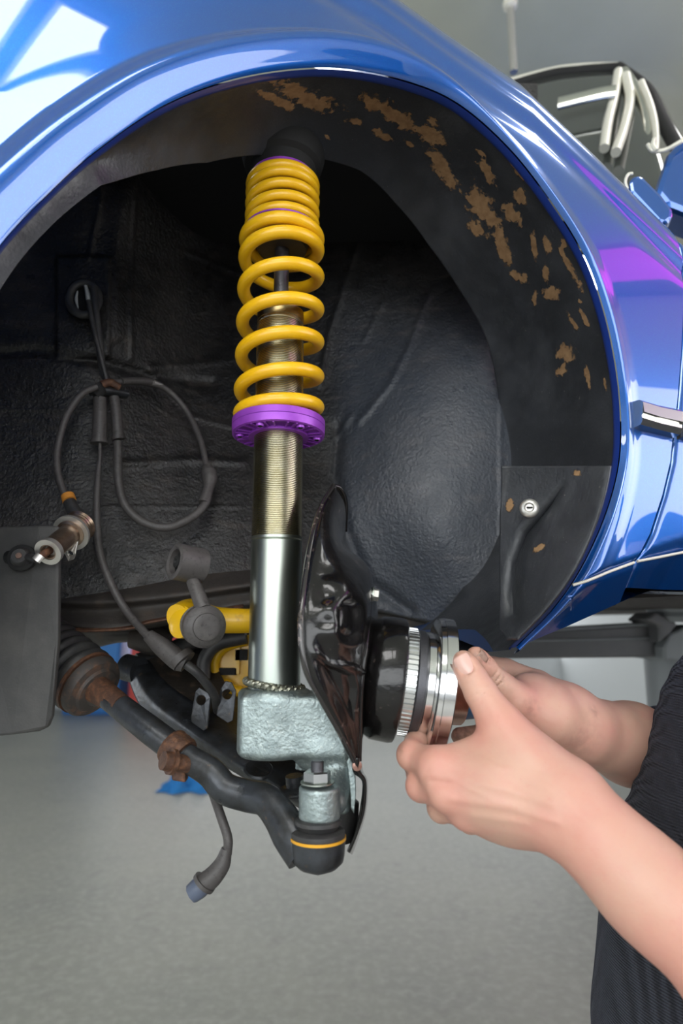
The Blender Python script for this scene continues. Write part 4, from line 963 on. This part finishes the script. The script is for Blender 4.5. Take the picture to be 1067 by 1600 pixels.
tube('hose_tip', onl([(236, 597), (254, 602)], .036), [.0048, .002], M_alum, BH, n=10)
tube('lower_loop', onl([(326, 760), (322, 785), (300, 808), (262, 824), (225, 816), (196, 790), (185, 750), (184, 690)], .036), .0052, M_rubberg, BH, n=80)
tube('grommet', onl([(324, 728), (326, 738), (328, 748), (326, 762), (318, 786)], .036), [.0060, .0100, .0098, .0068, .0068], M_rubberg, BH, n=30, seg=20)
tube('hose_sleeve', onl([(178, 620), (181, 640), (185, 686)], .036), [.0060, .0066, .0070], M_rubberg, BH, n=20, seg=16)
tube('sleeve_collar', onl([(184, 682), (185, 687)], .036), .0080, M_rubberg, BH, n=4, seg=16)
tube('bracket', onl([(140, 612), (165, 612), (198, 617)], .030), [.005, .006, .005], M_arm, BH, n=16, flat=1.6)
tube('bracket_clip', onl([(158, 602), (172, 598), (186, 606)], .036), .0052, M_rust, BH, n=12)
tube('bracket_clip', onl([(150, 600), (158, 612), (150, 620)], .036), .006, M_dark, BH, n=12)
SC = thing('sensor_cable', 'long grey cable hanging from the bracket down past the drop link', 'cable', tuple(on(156, 700, .03)))
tube('cable_upper', onl([(138, 470), (148, 520), (158, 560), (166, 596), (160, 615)], .030), .0030, M_rubber, SC, n=40)
tube('cable_sleeve', onl([(156, 622), (156, 650), (155, 690)], .034), [.0075, .0085, .0088], M_rubberg, SC, n=20, seg=20)
tube('sleeve_collar', onl([(155, 688), (155, 693)], .034), .0105, M_rubberg, SC, n=4, seg=20)
cp = onl([(156, 690), (156, 715), (153, 745), (151, 800), (155, 860), (175, 915), (200, 958), (232, 995)], .036); cp[-1] = at(235, 998, .72)
tube('cable', cp, [.0020, .0026, .0040, .0046, .0046, .0046, .0044], M_rubberg, SC, n=90)
tube('cable_grommet', ats([(232, 993, .72), (252, 1010, .715), (277, 1030, .71), (290, 1037, .71)]), [.0070, .0100, .0115, .0095], M_rubberg, SC, n=30, seg=20)
tube('grommet_ring', ats([(281, 1026, .708), (288, 1034, .707)]), .0140, M_rubberg, SC, n=6, seg=24)
tube('cable_lower', ats([(290, 1037, .71), (312, 1055, .715), (334, 1085, .735), (340, 1110, .76)]), .0050, M_rubber, SC, n=30)
tube('cable_lower', ats([(205, 1070, .75), (330, 1190, .70), (333, 1240, .675), (345, 1275, .665), (356, 1310, .66), (355, 1335, .66)][2:]), .0045, M_rubberg, SC, n=40)
tube('connector_boot', ats([(354, 1326, .66), (347, 1350, .66), (332, 1370, .66), (318, 1381, .66)]), [.0050, .0080, .0095, .0100], M_rubberg, SC, n=30, seg=20)
tube('connector_collar', ats([(321, 1377, .66), (317, 1382, .66)]), .0118, M_rubberg, SC, n=4, seg=20)
cn = mat('blue_grey_plug', (.09, .11, .16), .45)
tube('connector_plug', ats([(317, 1382, .66), (308, 1390, .66), (300, 1396, .66)]), [.0098, .0098, .0088], cn, SC, n=8, sp=False, seg=8) if False else tube('connector_plug', ats([(318, 1381, .66), (309, 1389, .66), (299, 1397, .66)]), [.0095, .0098, .0088], cn, SC, n=8, seg=8)
SS = thing('speed_sensor', 'brown metal sensor on a cable loop with an orange ring, left side', 'sensor', tuple(at(100, 838, .70)))
tube('cable', onl([(152, 604), (128, 616), (104, 650), (90, 700), (90, 735), (98, 765), (106, 780)], .040) , .0042, M_rubberg, SS, n=60)
o1 = on(105, 773, .045); o2 = on(109, 784, .048)
lathe('orange_ring', [(-.004, .0050), (-.004, .0075), (.004, .0078), (.004, .005)], (o1 + o2) / 2, o2 - o1, M_orange, SS, 28)
tube('cable_boot', [on(107, 781, .045), on(116, 800, .05), on(126, 812, .055), at(131, 822, .70), at(122, 826, .69)], [.0070, .0080, .0085, .0095, .010], M_rubber, SS, n=30, seg=20)
sa, sb = at(124, 822, .690), at(76, 862, .640); sd = sb - sa; SL = np.linalg.norm(sd)
body = lathe('sensor_body', [(-.004, .010), (-.003, .0165), (-.001, .0175), (.002, .0160), (.004, .0168), (.006, .0160), (.008, .0168), (.011, .0160), (.013, .0150), (.02, .0150), (.021, .0118), (SL * .93, .0115), (SL * .94, .0120), (SL, .0122), (SL * 1.01, .011), (SL * 1.01, .007), (SL * .9, .006)], sa, sd, M_brass, SS, 48, auto=30)
lathe('sensor_flange', [(.0150, .0110), (.0150, .0200), (.0185, .0200), (.0185, .0110)], sa, sd, M_alum, body, 40)
lathe('tip_ring', [(SL * .93, .0085), (SL * .93, .0138), (SL * 1.03, .0140), (SL * 1.03, .0085), (SL * .93, .0085)], sa, sd, M_alum, body, 40)
fm = sa + sd / SL * .0168; dn = at(112, 862, fm[1]) - fm; dn /= np.linalg.norm(dn)
fl_ = fm + dn * .022; pp = np.cross(sd / SL, dn)
plate('flange_ear', [fm + pp * .011 + dn * .008, fl_ + pp * .007, fl_ + dn * .006 + pp * .004, fl_ + dn * .007 - pp * .003, fl_ - pp * .007, fm - pp * .011 + dn * .008], .003, sd, M_alum, SS, .001, holes=[(fl_ + dn * -.001, .0032)])
tube('sensor_stem', [sa + sd * .9, at(66, 868, .632), at(58, 874, .630)], .0042, M_rust, SS, n=12, flat=.6)
tube('stem_clip', [at(64, 867, .628), at(56, 876, .627)], .0045, M_alum, SS, n=6, flat=.35)
KN = thing('bolt_cap', 'small round black cap standing on the flap at the far left', 'cap', tuple(at(34, 872, .65)))
kd = np.array([.18, -1, .12]); kc = at(33, 871, .645)
lathe('cap_body', [(-.012, .012), (-.006, .013), (-.003, .0105), (0, .0105), (.006, .0085), (.008, .007), (.008, 0)], kc, kd, M_rubber, KN, 36)
lathe('cap_rim', [(-.004, .0115), (-.003, .0140), (.0, .0135), (.001, .0105)], kc, kd, M_dark, KN, 36)
lathe('cap_centre', [(.008, .0032), (.0092, .0028), (.0092, 0)], kc, kd, M_redsteel, KN, 20)
tube('cap_strap', [at(44, 870, .640), at(58, 874, .632)], .004, M_rubber, KN, n=8)
tube('cap_lug', [at(24, 870, .652), at(14, 871, .656)], .007, M_dark, KN, n=8)

# ---------------------------------------------------------------- the mechanic
PR = thing('person', 'mechanic in a black knitted sweater reaching in with both bare hands on the hub', 'person', (.43, .66, 0))
def skinmat():
    m = mat('pale_skin', (0.62, 0.365, 0.275), .46, sss=.12, sss_col=(.010, .004, .002),
            noise=[(28, (.62, .31, .245), .42, .72), (9, (.66, .42, .31), .45, .75), (170, (.62, .33, .25), .60, .75)], bump=[(520, .16, .0006), (120, .10, .0012), (30, .10, .003)], rvar=.06)
    nt = m.node_tree; b = nt.nodes['Principled BSDF']; src = b.inputs['Base Color'].links[0].from_socket
    for att, c, fac in (('flush', (.66, .20, .16), .55), ('grime', (.09, .055, .04), .85)):
        a = nd(nt, 'ShaderNodeAttribute', attribute_name=att); mx = nd(nt, 'ShaderNodeMix', data_type='RGBA'); s_ = nd(nt, 'ShaderNodeMath', operation='MULTIPLY')
        if att == 'grime':
            tc = nd(nt, 'ShaderNodeTexCoord'); n = nd(nt, 'ShaderNodeTexNoise'); n.inputs['Scale'].default_value = 150; n.inputs['Detail'].default_value = 5; nt.links.new(tc.outputs['Object'], n.inputs['Vector'])
            r = nd(nt, 'ShaderNodeMapRange'); r.inputs[1].default_value = .35; r.inputs[2].default_value = .65; nt.links.new(n.outputs['Fac'], r.inputs[0])
            k = nd(nt, 'ShaderNodeMath', operation='MULTIPLY'); nt.links.new(a.outputs['Fac'], k.inputs[0]); nt.links.new(r.outputs[0], k.inputs[1]); src_f = k.outputs[0]
        else: src_f = a.outputs['Fac']
        nt.links.new(src_f, s_.inputs[0]); s_.inputs[1].default_value = fac
        nt.links.new(s_.outputs[0], mx.inputs[0]); nt.links.new(src, mx.inputs[6]); mx.inputs[7].default_value = (*c, 1); src = mx.outputs[2]
    nt.links.new(src, b.inputs['Base Color']); return m
M_sk = skinmat()
H = .0017
s = SDF((.035, .42, CAM_H - .37), (.56, .93, CAM_H + .03), H)
# near arm (left): hand on the hub with the thumb on top
W = at(880, 1262, .555); W2 = at(900, 1285, .548); E1 = np.array([.385, .455, CAM_H - .345])
def mixp(a, b, t): return np.asarray(a) * (1 - t) + np.asarray(b) * t
s.chain([mixp(W2, E1, .0), mixp(W2, E1, .22), mixp(W2, E1, .5), mixp(W2, E1, .8), E1], [.0305, .0320, .0375, .0410, .040], .02)
up = np.array([.35, 0, .40]); up /= np.linalg.norm(up)
s.chain([W + up * .006, mixp(W2, E1, .3) + up * .004], [.029, .031], .02)
wr_ = at(872, 1255, .557)
MCP = [at(684, 1199, .583), at(698, 1240, .575), at(728, 1266, .580), at(768, 1280, .592)]
s.chain([wr_, at(775, 1222, .568), MCP[0]], [.0290, .0215, .0150], .018)
s.chain([wr_, at(785, 1243, .564), MCP[1]], [.0290, .0205, .0145], .018)
s.chain([wr_, at(800, 1258, .570), MCP[2]], [.0290, .0200, .0135], .018)
s.chain([wr_, at(815, 1268, .580), MCP[3]], [.0290, .0200, .0130], .018)
s.ell(at(800, 1240, .578), [(.95, .1, -.25), (0, 1, 0), (.25, 0, .95)], [.052, .022, .036], .015)
# knuckle heads
s.ell(MCP[0] + [0, -.004, 0], np.eye(3), [.0145, .0125, .0135], .006)
s.ell(MCP[1] + [-.001, -.0045, 0], np.eye(3), [.0135, .0125, .0125], .006)
s.ell(MCP[2] + [0, -.004, -.003], np.eye(3), [.0120, .0120, .0115], .006)
# fingers, each curling up and away under the hub
FING = [[MCP[0], at(643, 1180, .607), at(650, 1160, .636), at(668, 1158, .654)],
        [MCP[1], at(658, 1228, .602), at(650, 1196, .634), at(668, 1186, .654)],
        [MCP[2], at(690, 1262, .612), at(672, 1226, .642), at(684, 1206, .660)],
        [MCP[3], at(735, 1282, .618), at(705, 1250, .640), at(702, 1226, .652)]]
FR_ = [[.0145, .0120, .0108, .0092], [.0142, .0122, .0108, .0094], [.0135, .0115, .0102, .0088], [.0122, .0100, .0090, .0080]]
for f_, r_ in zip(FING, FR_):
    s.chain(f_, r_, .0035)
    s.ell(f_[1], np.eye(3), [r_[1] * 1.10] * 3, .004)
# thumb
T0, T1, T2, T3 = at(826, 1196, .570), at(781, 1131, .582), at(751, 1082, .590), at(729, 1042, .596)
s.chain([wr_, T0, T1], [.026, .0250, .0190], .016)
s.chain([T1, mixp(T1, T2, .5), T2], [.0185, .0146, .0145], .006)
s.chain([T2, mixp(T2, T3, .55), T3, at(724, 1033, .599)], [.0142, .0128, .0113, .0098], .004)
s.chain([mixp(T0, T1, .55), at(735, 1185, .590), MCP[0]], [.014, .0115, .0125], .016)           # web
# nail of the near thumb
td = (T3 - T2) / np.linalg.norm(T3 - T2); nn = np.array([-.28, -.93, .22]); nn -= td * nn.dot(td); nn /= np.linalg.norm(nn); tb = np.cross(td, nn)
nc = at(727, 1040, .596) + nn * .0098
s.ell(nc + nn * .0005 - td * .0005, [td, tb, nn], [.0098, .0086, .0022], .0012, 'sub')
# creases over the thumb joint
for q_ in (-.004, 0, .0035): s.chain if False else s.ell(T2 + nn * .0152 + td * q_, [tb, td, nn], [.009, .0006, .0011], .0012, 'sub')
# far arm (right)
V0 = at(905, 1138, .690); V1 = at(985, 1162, .765); V2 = at(1050, 1186, .835); V3 = np.array([.50, .90, CAM_H - .145])
s.chain([V0, V1, V2, V3], [.0340, .0425, .0465, .046], .02)
s.ell(at(862, 1116, .678), [(.94, .2, -.28), (-.2, .98, 0), (.28, 0, .96)], [.044, .024, .033], .016)
K0, K1, K2, K3 = at(858, 1120, .664), at(806, 1095, .652), at(770, 1060, .642), at(747, 1030, .632)
s.chain([V0, K0, K1], [.030, .0240, .0185], .016)
s.chain([K1, mixp(K1, K2, .55), K2], [.0180, .0138, .0128], .006)
s.chain([K2, mixp(K2, K3, .6), K3, at(743, 1024, .630)], [.0124, .0112, .0098, .0085], .004)
kd_ = (K3 - K2) / np.linalg.norm(K3 - K2); kn = np.array([-.05, -.72, .69]); kn -= kd_ * kn.dot(kd_); kn /= np.linalg.norm(kn); kb = np.cross(kd_, kn)
knc = at(745, 1028, .632) + kn * .0088
s.ell(knc + kn * .0004, [kd_, kb, kn], [.0078, .0066, .0018], .001, 'sub')
for q_ in (-.006, -.001, .004): s.ell(K2 + np.array([-.002, -.0125, -.001]) + kd_ * q_, [(.55, 0, .83), kd_, np.array([0, 1, 0])], [.012, .0007, .0014], .0012, 'sub')
s.chain([E1, np.array([.49, .46, CAM_H - .17]), np.array([.50, .56, CAM_H - .12]), np.array([.50, .72, CAM_H - .10]), np.array([.51, .84, CAM_H - .11]), V3], [.038, .036, .036, .036, .04, .042], .01)
# fingers of the far hand: index along the rim, others curling under the cap
XF = [[at(838, 1072, .695), at(790, 1049, .712), at(738, 1036, .712), at(712, 1040, .706)],
      [at(835, 1100, .712), at(790, 1080, .735), at(742, 1076, .735), at(722, 1078, .725)],
      [at(840, 1135, .712), at(800, 1146, .722), at(752, 1148, .712), at(718, 1150, .700)],
      [at(848, 1155, .705), at(812, 1172, .712), at(772, 1176, .706), at(745, 1172, .698)]]
XR = [[.0165, .0135, .0115, .0098], [.015, .0125, .011, .0095], [.0145, .0120, .0105, .0090], [.013, .0108, .0095, .0082]]
for f_, r_ in zip(XF, XR):
    s.chain([at(880, 1120, .690), f_[0]], [.026, r_[0]], .016); s.chain(f_, r_, .0035)
s.ell(at(840, 1090, .672), [(.8, 0, -.6), (0, 1, 0), (.6, 0, .8)], [.03, .02, .02], .012)
V, Fq = s.mesh()
# fine relief: tendons and veins on the back of the near hand
xx, yy = project(V)
near = V[:, 1] < .60
dz_ = np.zeros(len(V))
for pl, w_, h_ in (([(700, 1212), (790, 1232), (860, 1255)], 7, .0012), ([(706, 1248), (800, 1262), (870, 1285)], 6, .0013), ([(740, 1275), (820, 1285)], 6, .0009), ([(760, 1190), (850, 1230), (930, 1290)], 5, .0005), ([(676, 1222), (700, 1226)], 5, -.0018), ([(668, 1205), (662, 1222)], 4, -.0012), ([(735, 1090), (752, 1083), (768, 1078)], 2.2, -.0009), ([(738, 1098), (756, 1090), (772, 1086)], 2.0, -.0007), ([(790, 1200), (850, 1215), (900, 1250)], 4, .0007), ([(720, 1225), (770, 1250), (830, 1262)], 3, .0006), ([(650, 1195), (640, 1182)], 3, -.0006)):
    dz_ += h_ * np.exp(-(seg(xx, yy, pl) / w_) ** 2)
V[:, 1] -= dz_ * near
flush = np.zeros(len(V))
for p_, r_ in [(MCP[0], .016), (MCP[1], .016), (MCP[2], .014), (T1, .020), (FING[0][1], .013), (FING[1][1], .013), (T3, .008), (W2, .03), (mixp(W2, E1, .4) + np.array([0, 0, -.02]), .05), (K1, .015), (K3, .010)]:
    flush = np.maximum(flush, np.exp(-(np.linalg.norm(V - p_, axis=1) / (r_ * 1.25)) ** 2) * .9)
grime = np.zeros(len(V))
for p_, r_, a_ in [(K3, .013, .9), (K2, .012, .75), (mixp(K1, K2, .4), .012, .5), (XF[2][3], .016, .9), (XF[0][3], .014, .8), (FING[0][2], .011, .7), (FING[0][3], .014, .9), (at(622, 1165, .60), .007, .7), (at(925, 1113, .66), .006, .5), (nc - td * .010, .004, .3), (at(833, 1105, .63), .010, .45), (at(712, 1030, .596), .006, .9), (at(900, 1150, .66), .02, .28)]:
    grime = np.maximum(grime, a_ * np.exp(-(np.linalg.norm(V - p_, axis=1) / r_) ** 2))
body = mesh('body', V, Fq, M_sk, PR)
setmask(body, 'flush', flush); setmask(body, 'grime', grime)
sm_ = body.modifiers.new('smooth', 'SMOOTH'); sm_.factor = .5; sm_.iterations = 3
def nail(name, c, d_, b_, n_, L, Wd, T, m):
    V = []; k, l = 14, 12
    for i in range(k):
        for j in range(l):
            a = (i / (k - 1) - .5) * 2; b = (j / (l - 1) - .5) * 2
            ww = 1 - .35 * abs(a) ** 3 if a < 0 else 1 - .12 * a ** 4
            V.append(c + d_ * a * L + b_ * b * Wd * ww + n_ * T * (1 - .95 * b * b - .15 * a * a))
    o = mesh(name, V, gridf(k, l), m, PR); solid(o, .0006, 0); return o
nail('fingernail', nc - nn * .0028, td, tb, nn, .0092, .0080, .0038, M_nail)
nail('fingernail', knc - kn * .0025, kd_, kb, kn, .0072, .0062, .0034, mat('grimy_fingernail', (.40, .26, .20), .4, noise=[(200, (.2, .12, .09), .5, .7)]))

def knit():
    m = mat('black_knit_wool', (0.010, 0.011, 0.016), .95, noise=[(500, (.04, .036, .04), .56, .70)], bump=[(700, .5, .002)])
    nt = m.node_tree; b = nt.nodes['Principled BSDF']; tc = nd(nt, 'ShaderNodeTexCoord'); pn = b.inputs['Normal'].links[0].from_socket
    for dirn, sc, ds in (('X', 55, .004), ('Z', 130, .0015)):
        w = nd(nt, 'ShaderNodeTexWave', bands_direction=dirn); w.inputs['Scale'].default_value = sc; w.inputs['Distortion'].default_value = 1.2; w.inputs['Detail'].default_value = 1; nt.links.new(tc.outputs['Object'], w.inputs['Vector'])
        bp = nd(nt, 'ShaderNodeBump'); bp.inputs['Distance'].default_value = ds; bp.inputs['Strength'].default_value = .8; nt.links.new(w.outputs['Fac'], bp.inputs['Height']); nt.links.new(pn, bp.inputs['Normal']); pn = bp.outputs[0]
    nt.links.new(pn, b.inputs['Normal']); b.inputs['Sheen Weight'].default_value = .12; b.inputs['Sheen Tint'].default_value = (.6, .65, .9, 1)
    return m
M_knit = knit()
s = SDF((.20, .28, CAM_H - .62), (.95, 1.02, CAM_H + .26), .005)
c_ = lambda x, y, z: np.array([x, y, CAM_H + z])
s.chain([c_(.425, .70, -.56), c_(.415, .68, -.40), c_(.42, .665, -.28), c_(.475, .66, -.13), c_(.61, .60, -.04), c_(.73, .54, -.01)], [.150, .157, .148, .140, .140, .11], .05)
SHL, SHR = c_(.68, .45, -.03), c_(.74, .69, -.07)
s.chain([c_(.72, .54, .0), SHL, mixp(SHL, E1, .5), E1 + np.array([.010, .004, .012])], [.10, .075, .058, .049], .03)
s.chain([c_(.72, .58, -.02), SHR, c_(.60, .88, -.10), V3 + np.array([.01, 0, 0]), at(1068, 1190, .85), at(1040, 1168, .825)], [.10, .075, .062, .058, .053, .050], .02)
# open cuffs
s.cyl(at(985, 1158, .765), at(1052, 1186, .835), .0460, .001, .002, 'sub')
ed_ = (W2 - E1) / np.linalg.norm(W2 - E1); s.cyl(E1 + ed_ * .018, E1 + ed_ * .12, .06, .001, .004, 'sub')
V, Fq = s.mesh()
V[:, 0] += .0012 * np.sin(V[:, 2] * 260) * (V[:, 2] > CAM_H - .2)
sw = mesh('sweater', V, Fq, M_knit, PR); sm_ = sw.modifiers.new('smooth', 'SMOOTH'); sm_.factor = .5; sm_.iterations = 4
# trousers, shoes, neck, head (outside the frame)
s = SDF((.22, .45, .0), (.80, .98, CAM_H - .46), .009)
s.chain([c_(.425, .70, -.60), c_(.43, .62, -.66), c_(.50, .60, -.88), c_(.45, .62, -1.12)], [.145, .10, .075, .06], .05)
s.chain([c_(.425, .72, -.60), c_(.45, .80, -.66), c_(.55, .82, -.88), c_(.52, .84, -1.12)], [.145, .10, .075, .06], .05)
V, Fq = s.mesh(); mesh('trousers', V, Fq, M_denim, PR)
for x_, y_ in ((.42, .62), (.49, .84)):
    s = SDF((x_ - .24, y_ - .09, -.02), (x_ + .14, y_ + .09, .16), .006)
    s.rbox((x_ - .03, y_, .045), FR, (.14, .045, .045), .03, .02); s.cone((x_ + .05, y_, .05), (x_ + .05, y_, .11), .05, .05, .03)
    s.rbox((x_, y_, -.06), FR, (.4, .4, .06), .001, .001, 'sub')
    V, Fq = s.mesh(); mesh('shoe', V, Fq, M_rubber, PR)
s = SDF((.72, .30, CAM_H - .08), (1.12, .66, CAM_H + .34), .004)
hc = c_(.94, .47, .13); hd = np.array([-.90, -.05, -.30]); hd /= np.linalg.norm(hd); hs_ = np.cross([0, 0, 1.], hd); hs_ /= np.linalg.norm(hs_); hu = np.cross(hd, hs_)
s.cone(c_(.80, .52, .02), hc - hu * .05, .055, .05, .02)
s.ell(hc, [hd, hs_, hu], [.092, .072, .10], .01); s.ell(hc + hd * .035 - hu * .055, [hd, hs_, hu], [.055, .05, .055], .03)
s.cone(hc + hd * .088 + hu * .01, hc + hd * .108 - hu * .022, .008, .014, .010)
s.ell(hc + hd * .083 - hu * .055, [hd, hs_, hu], [.014, .026, .008], .006)
for g in (-1, 1):
    s.ell(hc + hs_ * g * .074 - hd * .005, [hd, hs_, hu], [.018, .010, .030], .006); s.ell(hc + hd * .088 + hs_ * g * .03 + hu * .012, [hd, hs_, hu], [.012, .017, .012], .006, 'sub')
V, Fq = s.mesh(); hdm = mesh('head', V, Fq, M_sk, PR); setmask(hdm, 'flush', np.zeros(len(V))); setmask(hdm, 'grime', np.zeros(len(V)))
for g in (-1, 1): lathe('eye', [(-.011, .002), (-.008, .008), (0, .0115), (.008, .008), (.011, 0)], hc + hd * .074 + hs_ * g * .03 + hu * .012, hd, mat('eye_white', (.7, .7, .7), .2), PR, 20)
s = SDF((.78, .34, CAM_H - .02), (1.12, .62, CAM_H + .34), .005)
s.ell(hc - hd * .008 + hu * .008, [hd, hs_, hu], [.098, .080, .108], .01); s.rbox(hc + hd * .10 - hu * .035, [hd, hs_, hu], (.085, .2, .105), .03, .02, 'sub'); s.rbox(hc - hu * .12, [hd, hs_, hu], (.2, .2, .07), .02, .02, 'sub')
V, Fq = s.mesh(); mesh('hair', V, Fq, M_hair, PR)

# ---------------------------------------------------------------- lift arm under the sill
LA = thing('lift_arm', 'long grey steel arm of the car lift under the sill', 'lift arm', tuple(at(900, 1000, 1.5)))
def beam(name, px, Y, dep, m, par, bev=.006): return plate(name, [at(*p, Y) for p in px], dep, (0, 1, 0), m, par, bev)
beam('arm_beam', [(700, 992), (1034, 975), (1036, 1027), (700, 1030)], 1.5, .12, M_ltgrey, LA)
beam('beam_edge', [(700, 990), (800, 985), (1034, 972), (1034, 977), (800, 990), (700, 994)], 1.495, .13, M_ltgrey2, LA, .002)
beam('beam_rail', [(705, 1003), (1030, 995), (1030, 998), (705, 1006)], 1.494, .01, M_ltgrey2, LA, .001)
beam('arm_joint', [(1036, 1012), (1046, 990), (1080, 975), (1140, 985), (1140, 1040), (1046, 1032), (1038, 1034)], 1.46, .2, M_ltgrey2, LA)
beam('joint_gusset', [(1008, 968), (1025, 955), (1060, 975), (1048, 990), (1030, 1005), (1030, 978)], 1.45, .1, M_ltgrey, LA)
lathe('joint_post', [(-.30, .085), (.0, .085), (.0, .07), (.05, .07)], at(1065, 1030, 1.6), (0, 0, 1), M_ltgrey2, LA, 40)
rv = lathe('pad_stack', [(0, .075), (.012, .08), (.022, .075), (.034, .08), (.044, .075), (.056, .08), (.07, .075)], at(1068, 972, 1.5), (0, 0, 1), M_ltgrey2, LA, 40)
lathe('arm_pad', [(0, .03), (.0, .035), (.02, .035), (.022, .025)], at(790, 990, 1.42), (0, 0, 1), M_rubber, LA, 30)
tube('release_rod', ats([(700, 1000, 1.0), (740, 998, 1.0), (790, 990, 1.0), (806, 980, 1.0)]), [.008, .009, .014, .016], M_rubber, LA, n=30)
LP = thing('lift_column', 'grey lift column standing far to the right of the car', 'lift column', (2.1, 1.9, 0))
boxo('column', (1.98, 1.8, .02), (2.22, 2.15, 2.7), M_ltgrey, LP, .01); boxo('base_plate', (1.85, 1.65, 0), (2.35, 2.3, .02), M_ltgrey2, LP, .004)
boxo('carriage_beam', (1.02, 1.52, 1.02), (2.0, 1.70, 1.14), M_ltgrey2, LA, .008)
# blue cloth on the floor, seen under the tie rod
for (pts_c, sx, sy, lab) in ((at(300, 1222, 5.2), .20, .30, 'crumpled blue cloth on the floor seen below the tie rod clamp'), (at(428, 1186, 5.6), .16, .25, 'small blue cloth on the floor seen behind the silver casting')):
    ccx, ccy = pts_c[0], pts_c[1]; ccz = 0; n_ = 34; V = []
    for i in range(n_):
        for j in range(n_):
            a = i / (n_ - 1) * 2 - 1; b = j / (n_ - 1) * 2 - 1; r2 = max(abs(a), abs(b)); x = a * sx; y = b * sy
            e = max(0, 1 - r2 ** 3)
            V.append((ccx + x + .02 * math.sin(7 * b), ccy + y + .03 * math.sin(6 * a), .004 + e * (.05 + .03 * math.sin(9 * a + 3 * b) + .022 * math.sin(13 * b - 5 * a))))
    o = mesh('blue_cloth', V, gridf(n_, n_), M_bluerag); setp(o, lab, 'cloth')
# far end of the workshop
FC = [(168, 1018, .5, 'blue cabinet by the far wall seen under the car', (.05, .25, .7)), (268, 985, .5, 'red and white cabinet by the far wall, seen through the gap beside the drop link', (.7, .08, .07))]
for px_, py_, w_, lab, c in FC:
    p_ = at(px_, py_, 9.2); t = thing('storage_cabinet', lab, 'cabinet', (p_[0], 9.3, 0))
    m_ = mat(lab.split()[0] + '_cabinet_paint', c, .4)
    boxo('body', (p_[0] - w_, 9.0, 0), (p_[0] + w_ * .5, 9.5, 1.05), m_, t, .02)
    boxo('top_shelf', (p_[0] - w_ - .02, 8.98, 1.05), (p_[0] + w_ * .5 + .02, 9.52, 1.10), M_wall, t)
    for k in range(2): boxo('door', (p_[0] - w_ + .03 + k * w_ * .75, 8.97, .05), (p_[0] - w_ * .3 + k * w_ * .75, 9.0, 1.0), m_, t, .005)
